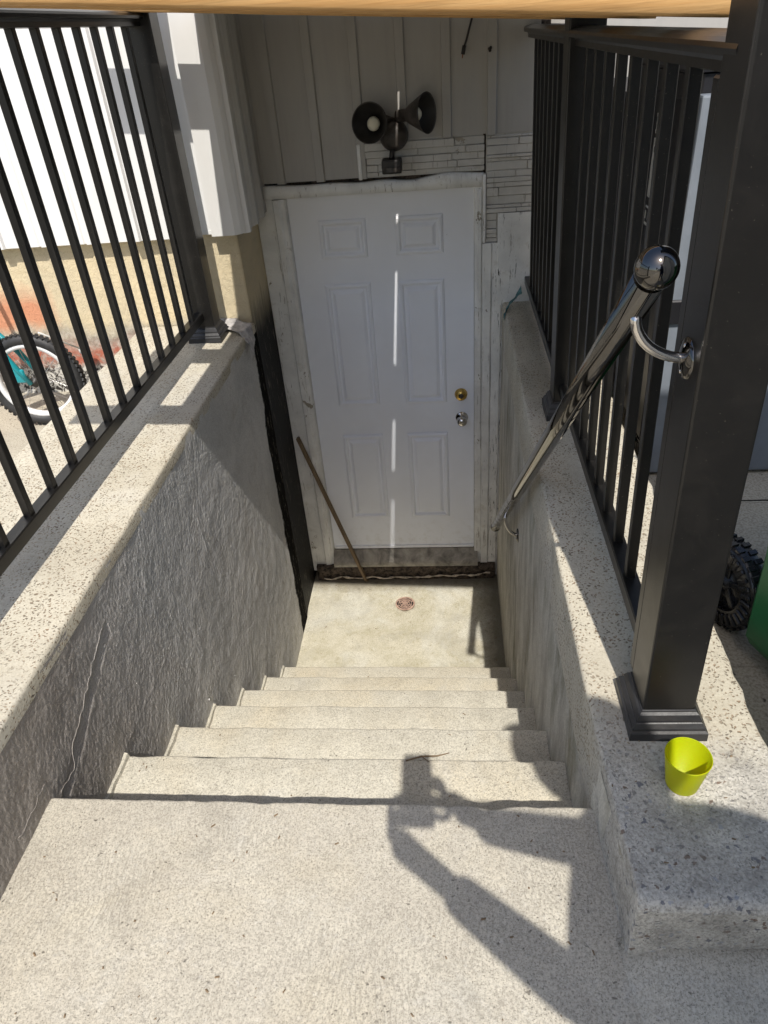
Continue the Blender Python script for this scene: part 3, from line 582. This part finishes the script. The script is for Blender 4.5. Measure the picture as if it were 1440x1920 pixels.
# ------------------------------------------------------------------ railings
def rail(label, x, ya, yb, zcap, ztop, posts, ybal, gap=.085):
    t = thing("metal_railing", label, "railing", (x, (ya+yb)/2, zcap))
    bw, tw = .0205, .037
    segs = sorted(posts+[(ya, False), (yb, False)])
    b = B(); b.box(x-tw/2, x+tw/2, ya, yb, zcap+gap, zcap+gap+.036, .003); obj("bottom_rail", b, BLACK, t, (x, ya, zcap+gap))
    pf = [(x-.020, ztop), (x-.020, ztop+.012), (x-.024, ztop+.018), (x-.036, ztop+.020), (x-.038, ztop+.028)]+[(x-.038+.076*(1-math.cos(a))/2, ztop+.030+.012*math.sin(a)) for a in (.3, .7, 1.1, 1.57, 2.04, 2.44, 2.84)]+[(x+.038, ztop+.028), (x+.036, ztop+.020), (x+.024, ztop+.018), (x+.020, ztop+.012), (x+.020, ztop)]
    b = B(); b.extrude_y(pf, ya, yb, True, False); obj("top_rail", b, BLACK, t, (x, ya, ztop))
    z0, z1 = zcap+gap+.030, ztop+.004; first = None
    for y in ybal:
        if first is None:
            b = B(); b.box(x-bw/2, x+bw/2, y-bw/2, y+bw/2, z0, z1, .0015); first = obj("baluster", b, BLACK, t, (x, y, z0)); fy = y
        else: again(first, (0, y-fy, 0))
    for y, big in posts:
        hw = .0465; zt = ztop+.17; b = B(); b.box(x+.01-hw, x+.01+hw, y-hw, y+hw, zcap+.002, zt, .004, None, 2); p = obj("post", b, BLACK, t, (x+.01, y, zcap))
        b = B()   # stepped square flange with ogee moulding
        pr = [(.070, .0), (.070, .020), (.066, .024), (.0655, .029), (.060, .037), (.058, .0385), (.058, .043), (.0535, .053), (.049, .057), (.049, .060), (.0468, .061)]
        b.loft([[(x+.01-r, y-r, zcap+h), (x+.01+r, y-r, zcap+h), (x+.01+r, y+r, zcap+h), (x+.01-r, y+r, zcap+h)] for r, h in pr], True, False); obj("post_base", b, BLACKP, p)
        b = B(); b.loft([[(x+.01-r, y-r, zt+h), (x+.01+r, y-r, zt+h), (x+.01+r, y+r, zt+h), (x+.01-r, y+r, zt+h)] for r, h in ((.056, -.012), (.056, .006), (.05, .012), (.03, .024), (.006, .030))], True, False); obj("post_cap", b, BLACK, p)
    return t
lb = [-1.344-.1247*k for k in range(17)]+[-1.344+.1247*k for k in range(1, 6)]
rail("black metal railing along the left wall, seen in front of the sunlit siding", -.303, -3.5, -.60, ZL, 2.910, [(-.580, 1), (-3.42, 1)], sorted(lb))
rb = [-2.237+.1247*k for k in range(8)]+[-1.09+.113*k for k in range(9)]
RT = rail("black metal railing on the right wall with a thick near post", 1.112, -2.51, -.03, ZR, 2.775, [(-2.508, 1), (-1.207, 1)], rb)
b = B(); b.box(1.077, 1.104, -2.461, -2.434, ZR+.062, 2.775, .003); obj("side_channel", b, BLACK, RT, (1.1, -2.456, ZR))

RT.rotation_euler = (0, R(-1.3), 0)      # leans in over the stairs
# ------------------------------------------------------------------ handrail
P0, P1 = Vector((.984, -2.556, 2.581)), Vector((.928, -.735, .885)); ax = (P1-P0).normalized()
hr = thing("handrail", "dark polished round handrail with a ball end descending beside the right railing", "handrail", (.97, -1.6, 1.7))
b = B(); b.tube([P0+ax*.02, P0.lerp(P1, .3), P0.lerp(P1, .6), P1], .0215, 40); obj("pipe", b, CHROME, hr, P0)
b = B(); b.lathe([(.0215, -.004), (.0232, 0), (.0232, .006), (.016, .010), (0, .011)], P1, ax, 32); obj("end_collar", b, CHROME, hr, P1)
b = B(); b.sphere(P0-ax*.004, .0268, 48); obj("ball_end", b, CHROME, hr, P0)
def bracket(q, wall, n, dz=-.055):
    q = Vector(q); wall = Vector(wall); b = B(); s0 = q+Vector((0, 0, -.022)); pts = []
    for k in range(11):
        t = k/10; a = t*math.pi/2; pts.append(Vector((s0.x+(wall.x-s0.x)*(1-math.cos(a)), s0.y+(wall.y-s0.y)*t, s0.z+(wall.z-s0.z)*math.sin(a))))
    b.tube(pts, [.0075]*11, 16); o = obj("bracket", b, STEEL, hr, wall); b = B(); b.lathe([(0, .010), (.015, .009), (.027, .006), (.030, .002), (.030, 0)], wall, n, 30); obj("bracket_plate", b, CHROME, o, wall)
    b = B()
    for q_ in (-.019, .019): b.lathe([(0, .0095), (.003, .009), (.0038, .006)], wall+Vector((0, 0, q_)), n, 12)
    obj('screws', b, STEEL, o, wall)
    b = B(); b.box(-.008, .008, -.022, .022, -.003, .004, .002, Matrix.Translation(s0)@Matrix.Rotation(math.atan2(ax.z, ax.y), 4, 'X')); obj("bracket_saddle", b, CHROME, o, s0)
tq = P0.lerp(P1, .032); bracket(tq, (1.0605, -2.500, 2.440), (-1, 0, 0)); tq = P0.lerp(P1, .80); bracket(tq, (XR+.003, tq.y-.01, tq.z-.115), (-1, 0, 0))

# ------------------------------------------------------------------ timber cover over the stairwell
def zc(x): return 2.9235-.0860*x+.0  # underside of the boards, falls to the right
def plank(y0, y1, x0, x1, th, label, off=0., name="wooden_beam", cat="beam", mat=CEDAR, grp=None):
    b = B(); n = 30; rr = []
    for k in range(n+1):
        x = x0+(x1-x0)*k/n; z = zc(x)+off+.0012*mn.noise((x*3, y0, 2)); y = y0+.0015*mn.noise((x*3, y0, 6)); r = .004
        rr.append([(x, y+r, z), (x, y1-r, z), (x, y1, z+r), (x, y1, z+th-r), (x, y1-r, z+th), (x, y+r, z+th), (x, y, z+th-r), (x, y, z+r)])
    b.loft(rr, True, True); o = obj(name, b, mat, None, ((x0+x1)/2, y0, zc(0))); o['label'] = label; o['category'] = cat
    if grp: o['group'] = grp
    return o
plank(-2.217, -2.095, -.50, 1.155, .037, "orange cedar board lying across both railings nearest the camera")
plank(-1.70, -1.57, -.42, 1.155, .037, "second cedar board across the railings, hidden behind the nearest one")
plank(-.735, -.60, -.50, 1.155, .037, "cedar board across the railings close to the house wall")
def sheet(pts, label, z=.0385, t=.009):
    b = B(); n = len(pts); b.add([(x, y, zc(x)+z) for x, y in pts]+[(x, y, zc(x)+z+t) for x, y in pts], [tuple(range(n)), tuple(range(2*n-1, n-1, -1))]+[(i, (i+1) % n, (i+1) % n+n, i+n) for i in range(n)])
    o = obj("roof_sheet", b, PLY, None, (0, -1, 2.95)); o['label'] = label; o['category'] = "roof sheet"
sheet([(-.135, -2.205), (.5285, -2.205), (.5385, -1.345), (.560, -1.335), (.560, -1.12), (.5425, -1.11), (.5560, -.24), (.580, -.235), (.585, -.03), (-.135, -.03)], "left white plastic sheet roofing the stairwell on top of the cedar boards")
sheet([(.5345, -2.205), (1.15, -2.205), (1.26, -1.2), (1.26, -.03), (.569, -.03)], "right white plastic sheet roofing the stairwell on top of the cedar boards", .050)

# ------------------------------------------------------------------ loose things
b = B(); a_, c_ = Vector((.187, -.070, .004)), Vector((-.112, -.045, 1.015)); d_ = (c_-a_).normalized(); sx = Vector((0, 0, 1)).cross(d_).normalized(); sy = d_.cross(sx)
b.loft([[q+sx*i*.012+sy*j*.008+(d_*0.02*i if t == 0 else Vector()) for i, j in ((-1, -1), (1, -1), (1, 1), (-1, 1))] for t, q in ((0, a_), (1, a_.lerp(c_, .3)), (2, a_.lerp(c_, .7)), (3, c_))], True, False)
o = obj("wooden_stick", b, OLDWOOD, None, a_); o['label'] = "thin weathered wooden stick leaning across the lower left corner of the door"; o['category'] = "stick"

# lime cup
cx, cy, cz = 1.122, -2.668, ZR
b = B(); b.lathe([(0, .002), (.0265, .002), (.0275, .004), (.0380, .074), (.0387, .077), (.0380, .0785), (.0370, .077), (.0262, .006), (0, .0055)], (cx, cy, cz+.001), (0, 0, 1), 64)
o = obj("plastic_cup", b, LIME, None, (cx, cy, cz)); o['label'] = "small empty lime green plastic cup standing by the near post base"; o['category'] = "cup"

def rag(name, pts, wid, mat, label, th=.004, nu=26, nv=14, seed=0, amp=.008):
    P = [Vector(p) for p in pts]; W = [Vector(p) for p in wid]; b = B(); vs = []; fs = []
    def at(A, t):
        t *= len(A)-1; i = min(int(t), len(A)-2); f = t-i; f = f*f*(3-2*f); return A[i].lerp(A[i+1], f)
    for s_ in (0, 1):
        for i in range(nu+1):
            for j in range(nv+1):
                t = i/nu; v = j/nv-.5; p = at(P, t)+at(W, t)*v*2; p = p+Vector((amp*.7*mn.noise((t*6, v*4, seed)), amp*mn.noise((t*5, v*5, seed+3)), amp*abs(mn.noise((t*5, v*7, seed+7)))*1.6+s_*th)); vs.append(p)
    k = (nu+1)*(nv+1)
    for s_ in (0, 1):
        for i in range(nu):
            for j in range(nv): a = s_*k+i*(nv+1)+j; fs.append((a, a+1, a+nv+2, a+nv+1))
    for i in range(nu):
        for j in (0, nv): a = i*(nv+1)+j; fs.append((a, a+nv+1, a+nv+1+k, a+k))
    for j in range(nv):
        for i in (0, nu): a = i*(nv+1)+j; fs.append((a, a+1, a+1+k, a+k))
    b.add(vs, fs, True); o = obj(name, b, mat, None, P[0]); o['label'] = label; o['category'] = "rag"
rag("rag", [(-.31, -.425, ZL+.012), (-.22, -.47, ZL+.010), (-.145, -.53, ZL+.006), (-.118, -.565, ZL-.04), (-.112, -.60, ZL-.095)], [(.01, .035, 0), (.015, .05, 0), (.012, .055, 0), (.004, .04, 0), (0, .022, .005)], CLOTH, "crumpled grey rag draped over the left wall edge beside the railing post")
rag("rag", [(1.075, -.06, ZR+.065), (1.04, -.10, ZR+.035), (1.005, -.15, ZR+.012), (.985, -.20, ZR-.02)], [(.0, .03, .01), (.01, .035, 0), (.01, .03, 0), (0, .02, .005)], TCLOTH, "small teal rag in the dark corner where the right wall meets the house", seed=5)

# ------------------------------------------------------------------ bicycle
bk = thing("bicycle", "child's bicycle with teal fork and silver rims standing behind the left railing", "bicycle", (-1.35, -.78, 1.50))
def wheel(cx, cy, cz, yaw, Rr=.205):
    M = Matrix.Translation((cx, cy, cz))@Matrix.Rotation(yaw, 4, 'Z'); b = B(); n = 56; tr = .023
    rings = [[M@Vector(((Rr-tr+tr*math.cos(p))*math.cos(a), tr*math.sin(p), (Rr-tr+tr*math.cos(p))*math.sin(a))) for p in (2*math.pi*j/14 for j in range(14))] for a in (2*math.pi*i/n for i in range(n+1))]
    b.loft(rings, False, True)
    for i in range(60):
        a = 2*math.pi*i/60
        for s_ in (-1, 1):
            b.box(-.006, .006, s_*.010-.008, s_*.010+.008, -.004, .0022, 0, M@Matrix.Rotation(-a+(.03*s_), 4, 'Y')@Matrix.Translation((0, 0, Rr-.001))@Matrix.Rotation(.5*s_, 4, 'Z'))
    w_ = obj("wheel", b, RUBBER, bk, (cx, cy, cz)); b = B(); r1 = Rr-2*tr
    rings = [[M@Vector(((r1+dr_)*math.cos(a), dy, (r1+dr_)*math.sin(a))) for dr_, dy in ((.008, -.014), (-.012, -.012), (-.014, 0), (-.012, .012), (.008, .014))] for a in (2*math.pi*i/n for i in range(n+1))]
    b.loft(rings, False, True); obj("rim", b, RIM, w_, (cx, cy, cz)); b = B()
    for i in range(18):
        a = 2*math.pi*i/18; s_ = 1 if i % 2 else -1; b.tube([M@Vector((.018*math.cos(a+.9*s_), .022*s_, .018*math.sin(a+.9*s_))), M@Vector((r1*math.cos(a), 0, r1*math.sin(a)))], .0013, 4, False)
    obj("spokes", b, STEEL, w_, (cx, cy, cz)); b = B(); b.lathe([(0, -.035), (.008, -.034), (.01, -.026), (.022, -.024), (.022, -.018), (.011, -.014), (.011, .014), (.022, .018), (.022, .024), (.01, .026), (.008, .034), (0, .035)], M@Vector((0, 0, 0)), M.to_3x3()@Vector((0, 1, 0)), 20); obj("hub", b, CABLE, w_, (cx, cy, cz))
BY, BZc = -.74, 1.707; wheel(-1.035, BY, BZc, .10); wheel(-1.78, BY-.06, BZc, .06)
b = B()
for s_ in (-1, 1): b.tube([(-1.035, BY+.045*s_, BZc), (-1.10, BY+.045*s_, BZc+.12), (-1.20, BY+.02*s_, BZc+.27)], [.010, .014, .014], 10)
b.box(-1.13, -1.045, BY-.053, BY-.040, BZc+.01, BZc+.07, .005); obj("fork", b, TEAL, bk)
b = B(); b.tube([(-1.20, BY, BZc+.25), (-1.24, BY, BZc+.36)], .017, 12); b.tube([(-1.21, BY, BZc+.28), (-1.48, BY-.03, BZc-.0)], .018, 12); b.tube([(-1.22, BY, BZc+.33), (-1.58, BY-.04, BZc+.22)], .016, 12); b.tube([(-1.48, BY-.03, BZc), (-1.60, BY-.04, BZc+.26)], .016, 12)
for s_ in (-1, 1): b.tube([(-1.48, BY-.03+.03*s_, BZc), (-1.78, BY-.06+.05*s_, BZc)], .010, 8); b.tube([(-1.585, BY-.04+.02*s_, BZc+.22), (-1.78, BY-.06+.05*s_, BZc)], .009, 8)
obj("frame", b, TEAL, bk)
b = B(); b.tube([(-1.62, BY-.04, BZc+.26), (-1.64, BY-.045, BZc+.36)], .012, 8); b.box(-1.76, -1.52, BY-.11, BY+.03, BZc+.36, BZc+.40, .018, None, 3); obj("saddle", b, CABLE, bk)
b = B(); b.tube([(-1.24, BY, BZc+.36), (-1.26, BY, BZc+.43)], .012, 8); b.tube([(-1.30, BY-.25, BZc+.46), (-1.26, BY-.1, BZc+.43), (-1.26, BY+.1, BZc+.43), (-1.30, BY+.25, BZc+.46)], .011, 10); obj("handlebar", b, CABLE, bk)
b = B(); b.lathe([(0, -.004), (.055, -.004), (.06, 0), (.055, .004), (0, .004)], (-1.48, BY-.08, BZc), (0, 1, 0), 28); b.tube([(-1.48, BY-.09, BZc), (-1.40, BY-.10, BZc-.06)], .008, 8); b.box(-1.43, -1.36, BY-.17, BY-.10, BZc-.072, BZc-.052, .004); obj("crank", b, CABLE, bk)
b = B(); b.lathe([(0, -.006), (.024, -.006), (.026, .0), (.024, .004), (0, .006)], (-.93, -.47, 1.73), (0, 1, 0), 20); b.tube([(-.93, -.47, 1.73), (-1.0, -.66, BZc+.18)], .004, 6); obj("reflector", b, LABEL, bk)

# ------------------------------------------------------------------ wheelie bins
def wheelie(name, label, x0, x1, y0, y1, zb, zt, mat, wheels, grp=None, side=-1, tp=.80):
    t = thing(name, label, "bin", ((x0+x1)/2, (y0+y1)/2, GZ), grp); cxx, cyy = (x0+x1)/2, (y0+y1)/2; b = B(); rr = []
    for f, z in ((.90, zb), (.93, zb+.02), (.94, zb+.22), (.942, zb+.24), (.955, zb+.30), (.975, zt-.10), (1.0, zt-.09), (1.0, zt-.04), (.97, zt-.035)):
        hx, hy = (x1-x0)/2*f, (y1-y0)/2*f; c_ = .035
        rr.append([(cxx+sx_*(hx-(c_ if q == 0 else 0)), cyy+sy_*(hy-(c_ if q == 1 else 0)), z) for sx_, sy_, q in ((-1, -1, 1), (-1, -1, 0), (1, -1, 0), (1, -1, 1), (1, 1, 1), (1, 1, 0), (-1, 1, 0), (-1, 1, 1))])
    b.loft(rr, True, False); obj("body", b, mat, t); b = B()
    b.loft([[(cxx+i*(x1-x0)/2*f, cyy+j*(y1-y0)/2*f, z) for i, j in ((-1, -1), (1, -1), (1, 1), (-1, 1))] for f, z in ((1.03, zt-.035), (1.04, zt-.028), (1.03, zt-.012), (.9, zt), (.4, zt+.012))], True, False); obj("lid", b, mat, t)
    b = B(); b.tube([(cxx-.2, y1-.02, zt-.07), (cxx-.2, y1+.05, zt-.06), (cxx+.2, y1+.05, zt-.06), (cxx+.2, y1-.02, zt-.07)], .013, 10); obj("handle", b, mat, t)
    for (wx, wy, wr) in wheels:
        z = GZ+wr; w_ = wr; b = B(); xx = wx; pr = [(w_*.60, -.026), (w_*.90, -.028), (w_, -.018), (w_, .018), (w_*.90, .028), (w_*.60, .026), (w_*.60, -.026)]
        b.lathe(pr, (xx, wy, z), (1, 0, 0), 40)
        for k in range(30):
            a = 2*math.pi*k/30
            for q in (-.0125, .0125): b.box(q-.010, q+.010, -w_*.055, w_*.055, -.003, .004, .001, Matrix.Translation((xx, wy, z))@Matrix.Rotation(a+(.1 if q > 0 else 0), 4, 'X')@Matrix.Translation((0, 0, w_)))
            b.box(-.033, -.025, -w_*.055, w_*.055, w_*.66, w_*.93, .003, Matrix.Translation((xx, wy, z))@Matrix.Rotation(a, 4, 'X'))
        o = obj("wheel", b, WPLAS, t, (xx, wy, z)); b = B(); b.lathe([(0, -.020), (w_*.14, -.020), (w_*.16, -.006), (w_*.5, -.002), (w_*.61, -.018), (w_*.61, .018), (0, .018)], (xx, wy, z), (1, 0, 0), 36)
        for k in range(5): b.box(-.012, -.002, -.008, .008, w_*.12, w_*.6, .002, Matrix.Translation((xx, wy, z))@Matrix.Rotation(2*math.pi*k/5, 4, 'X'))
        obj("hub", b, WPLAS, o, (xx, wy, z))
    return t
gb = wheelie("wheelie_bin", "green plastic wheelie bin with chunky black wheel at the right edge", 1.40, 1.95, -2.72, -2.17, GZ+.06, 2.62, GREEN, [(1.473, -2.085, .115), (1.88, -2.085, .115)], "wheelie bins beyond the right railing")
gb.rotation_euler = (0, 0, R(20)); gb.location = Vector(gb.location)+Vector((.035, .0995, 0))
b = B(); b.box(1.362, 2.35, -1.400, -1.352, GZ+.012, 2.655, .006, None, 2); b.box(1.42, 1.50, -1.395, -1.357, GZ, GZ+.02); b.box(2.25, 2.33, -1.395, -1.357, GZ, GZ+.02)
o = obj("leaning_panel", b, BINGREY, None, (1.9, -1.38, GZ)); o['label'] = "smooth blue grey panel standing upright in shade beyond the near railing post"; o['category'] = "panel"
b = B(); b.box(1.36, 2.36, -1.412, -1.399, 2.08, 2.15, .004); obj("dark_band", b, BINBLK, o)  # black strip put in for a band of handle shade
kb = wheelie("wheelie_bin", "black bin with number 360 and a white sticker behind the right railing", 1.345, 1.93, -1.335, -.74, GZ+.06, 2.735, BINBLK, [(1.40, -1.23, .125)], "wheelie bins beyond the right railing")
wheelie("wheelie_bin", "black bin furthest back against the house, behind the mid post", 1.36, 1.95, -.70, -.12, GZ+.06, 2.62, BINBLK, [(1.40, -.60, .12)], "wheelie bins beyond the right railing")
def text(s, size, loc, par, mat, ext=.001):
    cu = bpy.data.curves.new("lettering", 'FONT'); cu.body = s; cu.size = size; cu.extrude = ext; cu.align_x = 'CENTER'; to = bpy.data.objects.new("lettering", cu); C.objects.link(to)
    dg = bpy.context.evaluated_depsgraph_get(); me = bpy.data.meshes.new_from_object(to.evaluated_get(dg)); bpy.data.objects.remove(to); me.materials.clear(); me.materials.append(mat)
    o = bpy.data.objects.new("lettering", me); C.objects.link(o); o.parent = par; o.location = Vector(loc)-wpos(par); o.rotation_euler = (R(90), 0, 0); o.scale = (.62, 1, 1); return o
XF = 1.3515   # on the side of the bin that faces the railing
tx = text("360", .075, (XF-.004, -1.073, 2.535), kb, DIGIT); tx.rotation_euler = (R(90), 0, R(-90)); tx.scale = (.36, 1, 1)
b = B(); b.box(XF-.0035, XF-.001, -1.098, -1.048, 2.36, 2.522, .0006); b.box(XF-.0035, XF-.001, -1.098, -1.048, 2.28, 2.335, .0006); stk = obj("sticker", b, LABEL, kb)
b = B(); b.box(XF-.0045, XF-.0032, -1.094, -1.052, 2.322, 2.33); b.box(XF-.0045, XF-.0032, -1.09, -1.056, 2.29, 2.298); b.box(XF-.0045, XF-.0032, -1.08, -1.066, 2.298, 2.322); b.box(XF-.0045, XF-.0032, -1.084, -1.064, 2.485, 2.50); obj("sticker_print", b, PRINT, stk)

# ------------------------------------------------------------------ the photographer (stands behind the lens, casts the shadow)
def skin(name, joints, edges_, mat, parent, sub=2, root=0):
    me = bpy.data.meshes.new(name); base = wpos(parent); me.from_pydata([tuple(Vector(j[0])-base) for j in joints], edges_, []); o = bpy.data.objects.new(name, me); C.objects.link(o); o.parent = parent
    o.modifiers.new("skin", 'SKIN'); sv = me.skin_vertices[0].data
    for i, j in enumerate(joints): sv[i].radius = (j[1], j[2] if len(j) > 2 else j[1]); sv[i].use_root = (i == root)
    o.modifiers[0].use_smooth_shade = True; s_ = o.modifiers.new("sub", 'SUBSURF'); s_.levels = sub; s_.render_levels = sub; me.materials.append(mat); return o
FZ = SLABZ; HX, HY = 1.165, -3.74
pe = thing("person", "person in a navy shirt and jeans holding a phone in both hands", "person", (1.20, -3.78, FZ))
# phone
PC = CAM-CF*.014-CU*.052+CR*(-.004)
b = B(); b.box(-.0375, .0375, -.076, .076, -.0045, .0045, .006, Matrix.Translation(PC)@Matrix((CR, CU, -CF)).transposed().to_4x4(), 2)
o = obj("phone", b, PHONE, None, PC); o['label'] = "black mobile phone held up in the photographer's hands"; o['category'] = "phone"
RSH, LSH = Vector((1.32, -3.74, FZ+1.46)), Vector((1.095, -3.74, FZ+1.46))
REL, LEL = Vector((1.115, -3.56, FZ+1.19)), Vector((1.01, -3.73, FZ+1.06))
RW, LW = Vector((.835, -3.51, FZ+1.185)), Vector((.775, -3.57, FZ+1.10))
body = [((1.22, -3.80, FZ+.97), .20, .13), ((1.22, -3.80, FZ+1.13), .20, .12), ((1.22, -3.78, FZ+1.31), .18, .12), ((1.20, -3.76, FZ+1.46), .11, .08), ((1.16, -3.735, FZ+1.53), .055, .055), ((1.13, -3.71, FZ+1.58), .05, .055),
        (tuple(RSH), .060), (tuple(REL), .050), (tuple(RW), .034), (tuple(LSH), .060), (tuple(LEL), .052), (tuple(LW), .036),
        ((1.31, -3.80, FZ+.90), .085), ((1.33, -3.76, FZ+.50), .058), ((1.33, -3.80, FZ+.09), .038), ((1.34, -3.69, FZ+.03), .035, .028),
        ((1.13, -3.80, FZ+.90), .085), ((1.11, -3.74, FZ+.50), .058), ((1.10, -3.78, FZ+.09), .038), ((1.09, -3.67, FZ+.03), .035, .028)]
be = [(0, 1), (1, 2), (2, 3), (3, 4), (4, 5), (3, 6), (6, 7), (7, 8), (3, 9), (9, 10), (10, 11), (0, 12), (12, 13), (13, 14), (14, 15), (0, 16), (16, 17), (17, 18), (18, 19)]
skin("body", body, be, SHIRT, pe)
HC = Vector((1.105, -3.68, FZ+1.645)); fd = Vector((-.55, .75, -.30)).normalized()
b = B(); Mh = Matrix.Translation(HC)@Matrix((fd.cross(Vector((0, 0, 1))).normalized(), fd, fd.cross(Vector((0, 0, 1))).normalized().cross(fd))).transposed().to_4x4()
def hp(x, y, z): return Mh@Vector((x, y, z))
rings = []
for i in range(25):
    t = math.pi*max(.01, min(.99, i/24)); z = .118*math.cos(t); rr = []
    for k in range(32):
        a = 2*math.pi*k/32; rx = .074*math.sin(t)**.85; ry = .094*math.sin(t)**.85; y = ry*math.sin(a); x = rx*math.cos(a)
        if z < -.03: sc_ = 1+(z+.03)*3.2; x *= sc_; y = y*(sc_ if y < 0 else 1+(z+.03)*1.0)+(-.0 if y > 0 else .02*(-(z+.03)/.09))
        if y > .05 and abs(x) < .018 and -.045 < z < .02: y += .022*(1-abs(x)/.018)*(1-(z+.045)/.065)
        if y > .05 and .012 < abs(x) < .045 and .005 < z < .03: y -= .006
        if y > .05 and abs(x) < .025 and -.075 < z < -.06: y += .005
        rr.append(hp(x, y, z))
    rings.append(rr)
b.loft(rings, True, True); hd = obj("head", b, SKIN, pe, HC)
b = B()
for s_ in (-1, 1): b.sphere(hp(s_*.076, -.005, -.005), .02, 12, (.4, .8, 1.4))
obj("ears", b, SKIN, hd, HC)
b = B()
for s_ in (-1, 1): b.sphere(hp(s_*.030, .082, .012), .010, 12)
obj("eyes", b, LABEL, hd, HC)
b = B(); b.sphere(hp(0, .083, -.066), .012, 12, (1.9, .6, .35)); obj("lips", b, COPPER, hd, HC)
b = B(); rings = []
for i in range(17):
    t = math.pi*.68*max(.01, i/16); z = .128*math.cos(t); rings.append([hp(.085*math.sin(t)*math.cos(a)*(1+.05*mn.noise((a*3, t*4, 1))), (.104*math.sin(t)*math.sin(a) if math.sin(a) < 0 else .070*math.sin(t)*math.sin(a)*(1 if t < 1.1 else .2))-.012, z+.006) for a in (2*math.pi*k/32 for k in range(32))])
b.loft(rings, True, True); obj("hair", b, HAIR, hd, HC)
def hand(wrist, palm_c, fingers, thumb, name="hand"):
    h = skin(name, [(wrist, .024, .020), (tuple((Vector(wrist)+Vector(palm_c))/2), .030, .016), (palm_c, .036, .014)], [(0, 1), (1, 2)], SKIN, pe, 2, 1)
    for nm, f in [("finger", q) for q in fingers]+[("thumb", thumb)]:
        r_ = .0085 if nm == "finger" else .0105; base_o = h
        me = skin(nm, [(palm_c, r_*1.1)]+[(tuple(q), r_*(1-.08*i)) for i, q in enumerate(f)], [(i, i+1) for i in range(len(f))], SKIN, pe, 1, 0)
def P(a, c, e): return PC+CR*a+CU*c-CF*e      # phone frame: right, up, towards the person
hand(tuple(RW.lerp(REL, .16)), tuple(P(.075, -.03, .018)), [[P(.058, .030-.023*i, -.010), P(.035, .034-.023*i, -.016), P(.012+.004*i, .036-.023*i, -.013)] for i in range(1, 5)], [P(.058, .0, .016), P(.034, .015, .013), P(.012, .025, .012)])
hand(tuple(LW.lerp(LEL, .16)), tuple(P(-.050, -.085, .018)), [[P(-.052, -.035-.020*i, -.010), P(-.036, -.032-.020*i, -.016), P(-.016, -.030-.020*i, -.013)] for i in range(4)], [P(-.045, -.055, .016), P(-.026, -.04, .013), P(-.008, -.03, .012)])
skin("jeans", [((1.22, -3.80, FZ+.96), .205, .135), ((1.31, -3.80, FZ+.88), .12), ((1.33, -3.76, FZ+.50), .068), ((1.33, -3.80, FZ+.10), .052), ((1.13, -3.80, FZ+.88), .12), ((1.11, -3.74, FZ+.50), .068), ((1.10, -3.78, FZ+.10), .052)], [(0, 1), (1, 2), (2, 3), (0, 4), (4, 5), (5, 6)], JEANS, pe, 1)
for sx_ in (1.34, 1.09):
    b = B(); b.loft([[(sx_+wx*.045, -3.80+yy*.14+.02, FZ+.001+h) for wx, yy in ((-1, -.55), (-1.05, .5), (-.5, 1), (.5, 1), (1.05, .5), (1, -.55))] for h in (0, .03, .06)], True, False); obj("shoe", b, CABLE, pe, (sx_, -3.78, FZ))
